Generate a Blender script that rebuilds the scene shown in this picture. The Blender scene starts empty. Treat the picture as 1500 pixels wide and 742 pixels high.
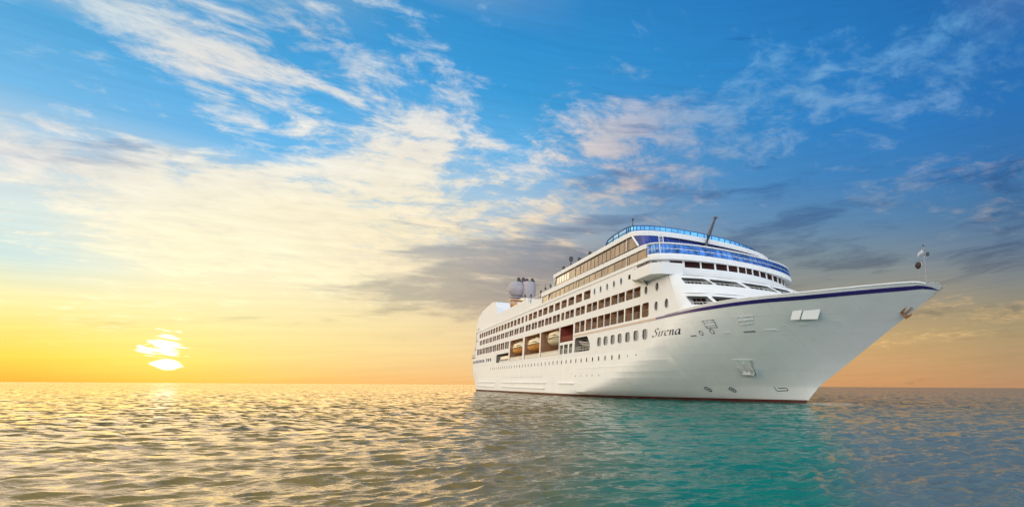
import bpy, math, random
import numpy as np
from mathutils import Vector, Matrix, Euler

# ----------------------------------------------------------------------------
# camera, sky, sun, exposure
# ----------------------------------------------------------------------------
sc = bpy.context.scene
COL = sc.collection
R = math.radians
F_PX, CX, HY, PITCH, ROLL = 731.3, 1121.5, 565.5, 0.0688, 0.0061
EYE = 2.0

cam_d = bpy.data.cameras.new('camera')
cam = bpy.data.objects.new('camera', cam_d)
COL.objects.link(cam)
sc.camera = cam
cam_d.sensor_width = 36
cam_d.lens = 36 * F_PX / 1500
cam_d.shift_x = (750 - CX) / 1500
cam_d.shift_y = ((HY - F_PX * math.tan(PITCH)) - 371) / 1500
cam_d.clip_start, cam_d.clip_end = 0.1, 90000
cam.matrix_world = (Matrix.Translation((0, 0, EYE)) @ Matrix.Rotation(math.pi / 2 + PITCH, 4, 'X')
                    @ Matrix.Rotation(ROLL, 4, 'Z'))

sc.view_settings.view_transform = 'Standard'
sc.view_settings.look = 'None'
sc.view_settings.exposure = 0
sc.view_settings.gamma = 1

SUN_AZ, SUN_EL = R(-50.2), R(4.0)          # azimuth measured from +Y towards +X
LAMP_AZ = R(-57)                           # broad lamp, turned left of the visible sun to light the ship's side
sdir = Vector((math.sin(LAMP_AZ) * math.cos(SUN_EL), math.cos(LAMP_AZ) * math.cos(SUN_EL), math.sin(SUN_EL)))
sun_d = bpy.data.lights.new('sun', 'SUN')
sun_d.energy, sun_d.angle, sun_d.color = 0.9, R(56.0), (1.0, 0.58, 0.22)
sun = bpy.data.objects.new('sun', sun_d)
COL.objects.link(sun)
sun.rotation_euler = sdir.to_track_quat('Z', 'Y').to_euler()
sun.location = (-400, 300, 60)


def lin(c):
    out = []
    for v in c[:3]:
        v = v / 255.0
        out.append(v / 12.92 if v <= 0.04045 else ((v + 0.055) / 1.055) ** 2.4)
    return tuple(out)


class NT:
    """small wrapper for building node trees"""
    def __init__(self, tree):
        self.t = tree
        self.n = tree.nodes
        self.l = tree.links

    def new(self, kind, **kw):
        nd = self.n.new(kind)
        for k, v in kw.items():
            setattr(nd, k, v)
        return nd

    def put(self, sock, v):
        if isinstance(v, bpy.types.NodeSocket):
            self.l.new(v, sock)
        else:
            sock.default_value = v

    def math(self, op, a, b=None, c=None, clamp=False):
        nd = self.new('ShaderNodeMath', operation=op, use_clamp=clamp)
        for i, v in enumerate((a, b, c)):
            if v is not None:
                self.put(nd.inputs[i], v)
        return nd.outputs[0]

    def vmath(self, op, a, b=None, out=0):
        nd = self.new('ShaderNodeVectorMath', operation=op)
        self.put(nd.inputs[0], a)
        if b is not None:
            self.put(nd.inputs['Scale'] if op == 'SCALE' else nd.inputs[1], b)
        return nd.outputs[out]

    def mix(self, f, a, b):
        nd = self.new('ShaderNodeMix', data_type='RGBA')
        self.put(nd.inputs[0], f)
        self.put(nd.inputs[6], a)
        self.put(nd.inputs[7], b)
        return nd.outputs[2]

    def mr(self, v, a, b, c=0.0, d=1.0, smooth=False):
        nd = self.new('ShaderNodeMapRange')
        if smooth:
            nd.interpolation_type = 'SMOOTHSTEP'
        self.put(nd.inputs[0], v)
        for i, q in enumerate((a, b, c, d)):
            self.put(nd.inputs[i + 1], q)
        return nd.outputs[0]

    def noise(self, vec, scale, detail=6.0, rough=0.55, dist=0.0, lac=2.0):
        nd = self.new('ShaderNodeTexNoise')
        self.put(nd.inputs['Vector'], vec)
        self.put(nd.inputs['Scale'], scale)
        nd.inputs['Detail'].default_value = detail
        nd.inputs['Roughness'].default_value = rough
        nd.inputs['Lacunarity'].default_value = lac
        nd.inputs['Distortion'].default_value = dist
        return nd.outputs[0]

    def ramp(self, f, stops, interp='LINEAR'):
        nd = self.new('ShaderNodeValToRGB')
        cr = nd.color_ramp
        cr.interpolation = interp
        cr.elements[0].position, cr.elements[0].color = stops[0][0], stops[0][1]
        cr.elements[1].position, cr.elements[1].color = stops[-1][0], stops[-1][1]
        for p, c in stops[1:-1]:
            e = cr.elements.new(p)
            e.color = c
        self.put(nd.inputs[0], f)
        return nd


# the evening sky as seen, with one row added above the view: clear-air colour, cloud colour, and how much cloud, by direction
SX = [0, 150, 300, 450, 600, 750, 900, 1050, 1200, 1350, 1500]
SY = [560, 530, 490, 440, 380, 300, 220, 130, 30, -70, -230]
CLEAR = [
 [(244,168,62),(250,195,75),(252,205,85),(252,195,110),(249,190,118),(243,188,120),(228,174,114),(220,162,106),(213,156,104),(204,150,103),(188,143,106)],
 [(251,208,75),(252,228,90),(252,228,120),(253,222,145),(250,214,148),(243,205,152),(230,186,136),(222,176,122),(216,168,114),(206,161,110),(184,150,112)],
 [(250,226,115),(251,236,140),(252,238,160),(252,234,165),(249,225,162),(238,210,165),(220,190,150),(210,178,130),(206,170,118),(196,165,116),(175,152,112)],
 [(250,240,172),(253,243,186),(253,243,190),(251,236,188),(243,222,182),(215,195,170),(180,165,148),(160,152,135),(155,148,132),(166,152,124),(150,142,118)],
 [(195,228,232),(246,244,218),(254,246,212),(251,241,212),(238,224,195),(190,185,178),(150,150,152),(135,145,150),(128,142,146),(130,141,146),(112,127,142)],
 [(205,228,232),(254,246,218),(240,235,215),(205,222,225),(190,212,225),(175,200,220),(130,165,195),(95,145,190),(84,135,180),(80,130,175),(75,116,156)],
 [(200,215,225),(170,208,235),(95,180,235),(110,188,238),(115,188,235),(100,180,232),(85,150,205),(65,140,200),(54,130,196),(54,125,190),(58,114,172)],
 [(120,190,235),(80,176,232),(74,174,232),(78,170,228),(66,162,225),(58,156,216),(55,148,210),(50,140,205),(45,130,200),(42,122,192),(42,115,184)],
 [(70,166,222),(66,164,225),(66,160,220),(58,154,214),(52,148,212),(48,143,209),(45,138,205),(42,131,200),(40,124,195),(40,117,188),(40,110,180)],
 [(110,172,215),(100,166,212),(85,160,208),(70,150,206),(55,142,203),(46,134,198),(40,126,194),(38,120,190),(36,114,184),(35,108,178),(35,102,170)],
 [(255,240,196),(255,238,192),(252,232,186),(246,226,182),(225,210,180),(180,180,180),(120,150,180),(110,140,178),(125,145,180),(150,160,185),(165,168,188)]]  # above the view: cream and pale sky added to tint the water's reflections
LIT = [
 [(252,190,90)]*6+[(240,190,120)]*5,
 [(255,235,140)]*5+[(250,215,160),(240,195,140),(235,185,125),(235,185,120),(228,180,120),(205,165,120)],
 [(255,245,175)]*5+[(250,228,185),(238,200,160),(225,190,140),(225,185,130),(222,184,125),(200,170,125)],
 [(255,250,205)]*4+[(252,235,195),(240,220,190),(205,185,160),(185,170,145),(180,165,140),(205,175,125),(190,160,120)],
 [(246,244,222),(255,247,212),(255,249,214),(255,246,210),(252,234,196),(244,220,184),(190,175,160),(150,155,158),(140,150,155),(148,150,150),(130,138,148)],
 [(246,240,222),(255,248,216),(255,243,210),(252,240,208),(252,238,204),(248,230,198),(205,188,180),(140,160,185),(128,150,176),(126,146,172),(135,140,155)],
 [(232,230,226),(228,230,230),(235,235,228),(248,242,228),(248,240,222),(240,232,222),(205,188,185),(130,162,198),(116,154,198),(122,150,188),(140,148,170)],
 [(200,215,228),(238,234,224),(242,236,225),(240,234,224),(236,230,222),(225,222,222),(175,185,205),(120,168,212),(118,168,212),(110,158,208),(95,145,195)],
 [(150,195,225),(225,222,218),(232,225,215),(210,215,220),(170,205,230),(140,190,225),(105,168,215),(90,158,210),(90,155,208),(85,148,203),(80,140,195)],
 [(200,215,225)]*5+[(90,158,210)]*6,
 [(255,245,205)]*5+[(215,205,195)]*6]  # cream cloud above the view, added for the water to reflect
COVER = [
 [0,0,0,0,0,0,0,0,0,0,0],
 [.2,.25,.2,.1,.1,.1,.1,.1,.1,.1,.1],
 [.35,.35,.35,.3,.3,.3,.2,.2,.4,.5,.4],
 [.45,.45,.4,.45,.45,.4,.2,.1,.25,.45,.4],
 [.3,.5,.6,.65,.66,.55,.3,.15,.1,.25,.3],
 [.42,.75,.78,.70,.62,.60,.50,.38,.36,.42,.46],
 [.72,.54,.20,.50,.58,.48,.56,.48,.46,.44,.46],
 [.36,.46,.36,.44,.50,.42,.50,.44,.46,.44,.40],
 [.34,.66,.66,.48,.36,.36,.44,.40,.44,.44,.42],
 [.3]*11, [.6]*11]
DARK = [
 [0]*11,
 [0,0,.1,.1,.05,.0,0,0,0,0,.1],
 [0,.05,.22,.30,.28,.15,.1,.05,.05,.1,.2],
 [0,0,.05,.30,.82,.80,.55,.34,.25,.20,.25],
 [0,0,0,.10,.45,.80,.60,.46,.42,.40,.44],
 [.05,.10,.08,.06,.05,.15,.36,.38,.38,.40,.42],
 [.3,.3,.1,.1,.05,.05,.25,.3,.2,.25,.35],
 [.1,.1,.1,.1,0,0,.1,.1,.05,.1,.1],
 [0]*11, [0]*11, [0]*11]


def sky_at(table, az, el):
    """value of one of the tables above in the direction az, el (radians)"""
    px = min(max(CX + F_PX * math.tan(az), SX[0]), SX[-1])
    py = HY - 3 - F_PX * math.tan(el) / math.cos(az)
    py = min(max(py, SY[-1]), SY[0])
    i = min(max([k for k in range(len(SX)) if SX[k] <= px][-1], 0), len(SX) - 2)
    j = min(max([k for k in range(len(SY)) if SY[k] >= py][-1], 0), len(SY) - 2)
    a = (px - SX[i]) / (SX[i + 1] - SX[i])
    b = (SY[j] - py) / (SY[j] - SY[j + 1])
    g = lambda jj, ii: np.array(lin(table[jj][ii]) if isinstance(table[jj][ii], tuple) else table[jj][ii], float)
    return (g(j, i) * (1 - a) + g(j, i + 1) * a) * (1 - b) + (g(j + 1, i) * (1 - a) + g(j + 1, i + 1) * a) * b


world = bpy.data.worlds.new('World')
sc.world = world
world.use_nodes = True
w = NT(world.node_tree)
w.n.clear()
tc = w.new('ShaderNodeTexCoord').outputs['Generated']
dirn = w.vmath('NORMALIZE', tc)
sep = w.new('ShaderNodeSeparateXYZ')
w.put(sep.inputs[0], dirn)
dx, dy, dz = sep.outputs
az = w.math('ARCTAN2', dx, dy)
el = w.math('ARCSINE', dz)
AZ0, AZ1 = R(-62), R(32)
azt = w.mr(az, AZ0, AZ1)
ELS = [0.0, 1.6, 3.4, 5.5, 8.0, 11.0, 14.5, 18.5, 23.0, 28.0, 33.0, 39.0, 60.0]
AZS = [AZ0 + (AZ1 - AZ0) * k / 16 for k in range(17)]


def band_stack(table, scalar=False):
    out = None
    for k, e in enumerate(ELS):
        stops = []
        for a in AZS:
            a2 = min(max(a, R(-56.8)), R(27))
            v = sky_at(table, a2, R(e))
            c = (float(v),) * 3 + (1,) if scalar else (float(v[0]), float(v[1]), float(v[2]), 1)
            stops.append(((a - AZ0) / (AZ1 - AZ0), c))
        o = w.ramp(azt, stops).outputs[0]
        out = o if out is None else w.mix(w.mr(el, R(ELS[k - 1]), R(e)), out, o)
    return out


clear = band_stack(CLEAR)
lit = band_stack(LIT)
# coverage of the bright and of the grey cloud share one stack, as red and green


def band_stack2():
    out = None
    for k, e in enumerate(ELS):
        stops = []
        for a in AZS:
            a2 = min(max(a, R(-56.8)), R(27))
            stops.append(((a - AZ0) / (AZ1 - AZ0),
                          (float(sky_at(COVER, a2, R(e))), float(sky_at(DARK, a2, R(e))), 0, 1)))
        o = w.ramp(azt, stops).outputs[0]
        out = o if out is None else w.mix(w.mr(el, R(ELS[k - 1]), R(e)), out, o)
    return out


cd = w.new('ShaderNodeSeparateColor')
w.put(cd.inputs[0], band_stack2())
cover, dark = cd.outputs[0], cd.outputs[1]

# clouds lie on a layer overhead: the direction is carried onto that layer
hh = w.math('ADD', w.math('MAXIMUM', dz, 0.0), 0.10)
cp = w.new('ShaderNodeCombineXYZ')
w.put(cp.inputs[0], w.math('DIVIDE', dx, hh))
w.put(cp.inputs[1], w.math('DIVIDE', dy, hh))
plane = cp.outputs[0]


def turned(vec, ang, sx, sy, off):
    mp = w.new('ShaderNodeMapping', vector_type='POINT')
    w.put(mp.inputs['Vector'], vec)
    mp.inputs['Rotation'].default_value = (0, 0, ang)
    m2 = w.new('ShaderNodeMapping', vector_type='POINT')
    w.put(m2.inputs['Vector'], mp.outputs[0])
    m2.inputs['Scale'].default_value = (sx, sy, 1)
    m2.inputs['Location'].default_value = off
    return m2.outputs[0]


warp_n = w.new('ShaderNodeTexNoise')
w.put(warp_n.inputs['Vector'], plane)
warp_n.inputs['Scale'].default_value = 0.9
warp_n.inputs['Detail'].default_value = 4
warp = w.vmath('SCALE', w.vmath('SUBTRACT', warp_n.outputs['Color'], (0.5, 0.5, 0.5)), 0.5)
pw = w.vmath('ADD', plane, warp)
big = w.noise(turned(pw, R(24), 0.55, 1.2, (3.1, 7.7, 0)), 1.0, 3, 0.5)
fine = w.noise(turned(pw, R(38), 1.2, 4.2, (1.3, 2.2, 5)), 1.35, 12, 0.64, 0.35)
tiny = w.noise(turned(pw, R(-14), 2.4, 5.5, (9.3, 2.2, 5)), 2.6, 12, 0.62, 0.5)
puff = w.noise(w.vmath('ADD', pw, (4.4, 1.7, 2.0)), 7.2, 11, 0.66, 0.25)
dens = w.math('ADD', w.math('MULTIPLY', big, 0.30), w.math('MULTIPLY', fine, 0.20))
dens = w.math('ADD', dens, w.math('MULTIPLY', tiny, 0.14))
dens = w.math('ADD', dens, w.math('MULTIPLY', puff, 0.36))
thr = w.math('SUBTRACT', 0.735, w.math('MULTIPLY', cover, 0.50))
alpha = w.mr(w.math('SUBTRACT', dens, thr), -0.03, 0.085, smooth=True)
# lighter and darker places inside the cloud
shade = w.mr(puff, 0.3, 0.7, 0.92, 1.08)
litc = w.vmath('SCALE', lit, shade)
col = w.mix(w.math('MULTIPLY', alpha, 0.92), clear, litc)

# low grey banks, drawn out along the horizon
lowp = w.new('ShaderNodeCombineXYZ')
w.put(lowp.inputs[0], w.math('MULTIPLY', az, 5.0))
w.put(lowp.inputs[1], w.math('MULTIPLY', w.math('ADD', el, w.math('MULTIPLY', az, -0.07)), 26.0))
lw = w.new('ShaderNodeTexNoise')
w.put(lw.inputs['Vector'], lowp.outputs[0])
lw.inputs['Scale'].default_value = 0.8
lw.inputs['Detail'].default_value = 3
lowq = w.vmath('ADD', lowp.outputs[0], w.vmath('SCALE', w.vmath('SUBTRACT', lw.outputs['Color'], (.5, .5, .5)), 0.9))
dn = w.noise(lowq, 0.95, 10, 0.60, 0.25)
dthr = w.math('SUBTRACT', 0.70, w.math('MULTIPLY', dark, 0.46))
dalpha = w.mr(w.math('SUBTRACT', dn, dthr), -0.06, 0.13, 0.0, 0.78, smooth=True)
dcol = w.vmath('MULTIPLY', clear, (0.50, 0.54, 0.66))
col = w.mix(dalpha, col, dcol)

# soft streaks near the horizon
st = w.noise(w.vmath('MULTIPLY', lowp.outputs[0], (0.7, 3.2, 1.0)), 1.6, 8, 0.6, 0.2)
col = w.vmath('SCALE', col, w.mr(st, 0.3, 0.7, 0.955, 1.045))

# the sun low behind streaks of cloud, and its glow
disc_el = R(1.35)


def blob(el0, ra, re, k0, k1):
    a = w.math('DIVIDE', w.math('SUBTRACT', az, SUN_AZ), ra)
    b = w.math('DIVIDE', w.math('SUBTRACT', el, el0), re)
    q = w.math('SQRT', w.math('ADD', w.math('MULTIPLY', a, a), w.math('MULTIPLY', b, b)))
    return q


stv = w.new('ShaderNodeCombineXYZ')
w.put(stv.inputs[0], w.math('MULTIPLY', az, 26.0))
w.put(stv.inputs[1], w.math('MULTIPLY', w.math('ADD', el, w.math('MULTIPLY', az, 0.10)), 130.0))
streak = w.noise(stv.outputs[0], 1.0, 5, 0.6, 0.3)
q1 = w.math('ADD', blob(disc_el, R(0.72), R(0.46), 0, 0), w.mr(streak, 0.3, 0.7, -0.28, 0.28))
q2 = w.math('ADD', blob(R(2.70), R(1.10), R(0.95), 0, 0), w.mr(streak, 0.3, 0.7, -0.75, 0.75))
s1 = w.mr(q1, 1.05, 0.70, 0, 1, smooth=True)
s2 = w.mr(q2, 0.95, 0.62, 0, 1, smooth=True)
sunf = w.math('MAXIMUM', s1, s2)
col = w.mix(sunf, col, (1.9, 1.75, 1.35, 1))
g = w.math('SUBTRACT', 1.0, w.math('MULTIPLY', blob(R(1.5), R(8), R(3.5), 0, 0), 1.0), clamp=True)
col = w.vmath('ADD', col, w.vmath('SCALE', (0.55, 0.42, 0.10), w.math('MULTIPLY', w.math('POWER', g, 2.2), 0.11)))

# the sky behind the viewer, brightened out of view as fill light for the ship
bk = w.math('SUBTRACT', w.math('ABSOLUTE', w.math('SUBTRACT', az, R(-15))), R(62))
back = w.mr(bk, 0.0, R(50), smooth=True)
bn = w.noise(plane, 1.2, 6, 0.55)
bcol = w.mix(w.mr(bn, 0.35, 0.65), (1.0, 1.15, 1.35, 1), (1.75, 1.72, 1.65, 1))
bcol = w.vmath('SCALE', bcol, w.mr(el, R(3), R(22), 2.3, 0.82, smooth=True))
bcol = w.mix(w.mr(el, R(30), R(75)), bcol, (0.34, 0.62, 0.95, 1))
# on the sunset side, out of the picture to the left, strong gold is added to warm the ship's side
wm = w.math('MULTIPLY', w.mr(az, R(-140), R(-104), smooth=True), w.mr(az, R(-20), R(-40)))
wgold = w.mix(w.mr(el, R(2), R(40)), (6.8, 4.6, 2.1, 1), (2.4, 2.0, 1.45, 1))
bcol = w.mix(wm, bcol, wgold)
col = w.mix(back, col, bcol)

nishita = w.new('ShaderNodeTexSky')
nishita.sky_type = 'NISHITA'
nishita.sun_disc = False
nishita.sun_elevation = SUN_EL
nishita.sun_rotation = LAMP_AZ
bg1 = w.new('ShaderNodeBackground')
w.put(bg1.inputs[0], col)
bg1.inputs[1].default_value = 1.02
bg2 = w.new('ShaderNodeBackground')
w.put(bg2.inputs[0], nishita.outputs[0])
bg2.inputs[1].default_value = 0.08
nz = w.new('ShaderNodeMixShader')
nz.inputs[0].default_value = 0.04
w.l.new(bg1.outputs[0], nz.inputs[1])
w.l.new(bg2.outputs[0], nz.inputs[2])
wo = w.new('ShaderNodeOutputWorld')
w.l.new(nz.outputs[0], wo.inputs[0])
world.cycles.sampling_method = 'MANUAL'
world.cycles.sample_map_resolution = 1024


# ----------------------------------------------------------------------------
# object helpers
# ----------------------------------------------------------------------------
def tag(o, label=None, cat=None, group=None, kind=None):
    for k, v in (('label', label), ('category', cat), ('group', group), ('kind', kind)):
        if v:
            o[k] = v
    return o


class MB:
    """collects faces and links them as one mesh object"""
    def __init__(self):
        self.v, self.f, self.m = [], [], []

    def add(self, verts, faces, mi=0):
        b = len(self.v)
        self.v.extend(tuple(p) for p in verts)
        self.f.extend(tuple(b + i for i in f) for f in faces)
        self.m.extend([mi] * len(faces))

    def poly(self, verts, mi=0):
        self.add(verts, [tuple(range(len(verts)))], mi)

    def box(self, x0, x1, y0, y1, z0, z1, mi=0):
        p = [(x0, y0, z0), (x1, y0, z0), (x1, y1, z0), (x0, y1, z0), (x0, y0, z1), (x1, y0, z1), (x1, y1, z1), (x0, y1, z1)]
        self.add(p, [(0, 3, 2, 1), (4, 5, 6, 7), (0, 1, 5, 4), (1, 2, 6, 5), (2, 3, 7, 6), (3, 0, 4, 7)], mi)

    def tube(self, pts, rad, n=8, mi=0, cap=True):
        pts = [Vector(p) for p in pts]
        rads = rad if isinstance(rad, (list, tuple)) else [rad] * len(pts)
        rings = []
        for i, p in enumerate(pts):
            d = (pts[min(i + 1, len(pts) - 1)] - pts[max(i - 1, 0)]).normalized()
            a = d.orthogonal().normalized() if abs(d.z) > .9 else d.cross(Vector((0, 0, 1))).normalized()
            b = d.cross(a)
            rings.append([p + (a * math.cos(2 * math.pi * k / n) + b * math.sin(2 * math.pi * k / n)) * rads[i] for k in range(n)])
        V = [q for r in rings for q in r]
        Fc = []
        for i in range(len(rings) - 1):
            for k in range(n):
                Fc.append((i * n + k, i * n + (k + 1) % n, (i + 1) * n + (k + 1) % n, (i + 1) * n + k))
        if cap:
            Fc.append(tuple(range(n))[::-1])
            Fc.append(tuple((len(rings) - 1) * n + k for k in range(n)))
        self.add(V, Fc, mi)

    def bar(self, a, b, wd=0.06, mi=0):
        self.tube([a, b], wd * .6, 4, mi)

    def loft(self, rings, closed=True, cap0=False, cap1=False, mi=0):
        n = len(rings[0])
        V = [q for r in rings for q in r]
        Fc = []
        for i in range(len(rings) - 1):
            for k in range(n if closed else n - 1):
                Fc.append((i * n + k, i * n + (k + 1) % n, (i + 1) * n + (k + 1) % n, (i + 1) * n + k))
        if cap0:
            Fc.append(tuple(range(n))[::-1])
        if cap1:
            Fc.append(tuple((len(rings) - 1) * n + k for k in range(n)))
        self.add(V, Fc, mi)

    def lathe(self, prof, cen, n=20, axis='z', mi=0):
        rings = []
        for r_, h in prof:
            ring = []
            for k in range(n):
                a = 2 * math.pi * k / n
                c, s_ = r_ * math.cos(a), r_ * math.sin(a)
                p = (c, s_, h) if axis == 'z' else ((h, c, s_) if axis == 'x' else (c, h, s_))
                ring.append((cen[0] + p[0], cen[1] + p[1], cen[2] + p[2]))
            rings.append(ring)
        self.loft(rings, True, True, True, mi)

    def build(self, name, mats, parent=None, smooth=False, fix=False):
        me = bpy.data.meshes.new(name)
        me.from_pydata(self.v, [], self.f)
        if not isinstance(mats, (list, tuple)):
            mats = [mats]
        for m in mats:
            me.materials.append(m)
        if len(mats) > 1:
            me.polygons.foreach_set('material_index', self.m)
        if fix:
            import bmesh
            bm = bmesh.new()
            bm.from_mesh(me)
            bmesh.ops.remove_doubles(bm, verts=bm.verts, dist=1e-4)
            if fix == 'out':
                bm.normal_update()
                for fc in bm.faces:
                    c_ = fc.calc_center_median()
                    v_ = fc.normal.y * c_.y + (fc.normal.x * c_.x if c_.x > 5 else 0)
                    if v_ < 0:
                        fc.normal_flip()
            else:
                bmesh.ops.recalc_face_normals(bm, faces=bm.faces)
            bm.to_mesh(me)
            bm.free()
        if smooth:
            me.shade_smooth()
            if smooth is not True:
                me.set_sharp_from_angle(angle=R(smooth))
        o = bpy.data.objects.new(name, me)
        COL.objects.link(o)
        if parent is not None:
            o.parent = parent
        return o


# ----------------------------------------------------------------------------
# materials
# ----------------------------------------------------------------------------
def new_mat(name):
    m = bpy.data.materials.new(name)
    m.use_nodes = True
    t = NT(m.node_tree)
    b = t.n['Principled BSDF']
    return m, t, b


def paint(name, col, rough=0.35, vary=0.06, streak=0.0, bump=0.0, metal=0.0, scale=0.6, coat=0.0, plates=None, spec=0.5, grime=(0.42, 0.33, 0.22)):
    m, t, b = new_mat(name)
    obj_c = t.new('ShaderNodeTexCoord').outputs['Object']
    n1 = t.noise(obj_c, scale, 6, 0.6)
    c = t.mix(t.mr(n1, 0.3, 0.7), tuple(v * (1 - vary) for v in col) + (1,), tuple(min(v * (1 + vary), 0.95) for v in col) + (1,))
    hgt = None
    if streak:
        sv = t.vmath('MULTIPLY', obj_c, (0.9, 0.9, 0.07))
        sn = t.noise(sv, 1.7, 8, 0.65, 0.3)
        c = t.mix(t.mr(sn, 0.56, 0.80, 0, streak, smooth=True), c, grime + (1,))
    if plates:
        br = t.new('ShaderNodeTexBrick')
        cmb = t.new('ShaderNodeCombineXYZ')
        sx = t.new('ShaderNodeSeparateXYZ')
        t.put(sx.inputs[0], obj_c)
        t.put(cmb.inputs[0], sx.outputs[0])
        t.put(cmb.inputs[1], sx.outputs[2])
        t.put(br.inputs['Vector'], cmb.outputs[0])
        br.inputs['Scale'].default_value = 1.0
        br.inputs['Brick Width'].default_value = plates[0]
        br.inputs['Row Height'].default_value = plates[1]
        br.inputs['Mortar Size'].default_value = 0.035
        br.inputs['Mortar Smooth'].default_value = 0.6
        br.inputs['Color1'].default_value = (1, 1, 1, 1)
        br.inputs['Color2'].default_value = (.965, .97, .975, 1)
        br.inputs['Mortar'].default_value = (.90, .90, .90, 1)
        c = t.vmath('MULTIPLY', c, br.outputs[0])
    t.put(b.inputs['Base Color'], c)
    t.put(b.inputs['Roughness'], t.mr(n1, 0.2, 0.8, rough * 0.85, rough * 1.15))
    b.inputs['Metallic'].default_value = metal
    b.inputs['Coat Weight'].default_value = coat
    b.inputs['Specular IOR Level'].default_value = spec
    if bump:
        bp = t.new('ShaderNodeBump')
        bp.inputs['Strength'].default_value = bump
        bp.inputs['Distance'].default_value = 0.25
        t.put(bp.inputs['Height'], t.noise(obj_c, 0.45, 3, 0.5))
        t.put(b.inputs['Normal'], bp.outputs[0])
    return m


def glass(name, tint, rough=0.04, metal=0.85, vary=0.25, scale=0.35):
    """tinted reflecting glazing"""
    m, t, b = new_mat(name)
    oc = t.new('ShaderNodeTexCoord').outputs['Object']
    n1 = t.noise(oc, scale, 4, 0.6)
    c = t.mix(t.mr(n1, 0.35, 0.65), tuple(v * (1 - vary) for v in tint) + (1,), tuple(min(1, v * (1 + vary)) for v in tint) + (1,))
    t.put(b.inputs['Base Color'], c)
    b.inputs['Metallic'].default_value = metal
    b.inputs['Roughness'].default_value = rough
    bp = t.new('ShaderNodeBump')
    bp.inputs['Strength'].default_value = 0.08
    bp.inputs['Distance'].default_value = 0.3
    t.put(bp.inputs['Height'], t.noise(oc, 0.6, 2, 0.5))
    t.put(b.inputs['Normal'], bp.outputs[0])
    return m


HULLW = paint('hull_paint', (0.81, 0.83, 0.825), 0.55, 0.03, 0.18, 0.22, plates=(7.5, 1.9), spec=0.25)
WHITE = paint('white_paint', (0.77, 0.78, 0.785), 0.6, 0.03, 0.10, 0.05, spec=0.25)
CREAM = paint('cream_paint', (0.76, 0.72, 0.62), 0.4, 0.05, 0.12)
BLUE = paint('navy_stripe_paint', (0.030, 0.020, 0.16), 0.3, 0.12)
STONE = paint('faded_stripe_paint', (0.50, 0.40, 0.36), 0.4, 0.1)
RED = paint('antifouling_paint', (0.085, 0.018, 0.015), 0.5, 0.25, 0.35)
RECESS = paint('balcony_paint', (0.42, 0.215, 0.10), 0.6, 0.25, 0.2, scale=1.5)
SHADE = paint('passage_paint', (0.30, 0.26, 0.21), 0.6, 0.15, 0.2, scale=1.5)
MAROON = paint('davit_space_paint', (0.30, 0.055, 0.03), 0.55, 0.25, scale=1.0)
DARK = paint('dark_steel', (0.045, 0.04, 0.04), 0.5, 0.3)
GREY = paint('grey_paint', (0.28, 0.27, 0.30), 0.45, 0.1, 0.2)
MAUVE = paint('dome_paint', (0.36, 0.33, 0.36), 0.5, 0.12, 0.2)
ORANGE = paint('boat_orange', (0.62, 0.26, 0.045), 0.35, 0.08, 0.15)
BOATW = paint('boat_white', (0.72, 0.62, 0.42), 0.35, 0.06, 0.15)
RAILC = paint('bronze_rail_paint', (0.34, 0.26, 0.18), 0.5, 0.1)
TEAK = paint('teak_deck', (0.30, 0.20, 0.12), 0.7, 0.2, scale=2)
RUST = paint('rusty_iron', (0.24, 0.115, 0.045), 0.75, 0.45, 0.3, scale=2.5)
INK = paint('navy_lettering', (0.010, 0.016, 0.055), 0.4, 0.1)
BRIDGEG = glass('bridge_glass', (0.026, 0.007, 0.006), 0.05, 0.0)
BRIDGEG.node_tree.nodes['Principled BSDF'].inputs['Specular IOR Level'].default_value = 0.13
DOORG = glass('door_glass', (0.16, 0.12, 0.09), 0.08, 0.5)
DOORG2 = glass('door_glass_dark', (0.07, 0.055, 0.045), 0.06, 0.3)
CURT = paint('curtained_glass', (0.42, 0.36, 0.27), 0.3, 0.15, scale=2)
PORTG = glass('porthole_glass', (0.16, 0.15, 0.13), 0.08, 0.4)
BRONZE = glass('bronze_glass', (0.135, 0.120, 0.092), 0.10, 0.92, 0.35)
BLUEG = glass('blue_glass', (0.10, 0.24, 0.56), 0.06, 0.9, 0.75, 0.9)  # light patches in the tint imitate sky reflections on the panes
DEEPG = glass('deep_blue_glass', (0.055, 0.07, 0.27), 0.06, 0.9, 0.3)
BLUEF = paint('blue_rail_paint', (0.05, 0.13, 0.36), 0.35, 0.1)
PALEG = glass('pale_glass', (0.62, 0.66, 0.70), 0.06, 0.85)

# ----------------------------------------------------------------------------
# the sea: one sheet, finer where it is near
# ----------------------------------------------------------------------------
rng = np.random.default_rng(11)


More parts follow.
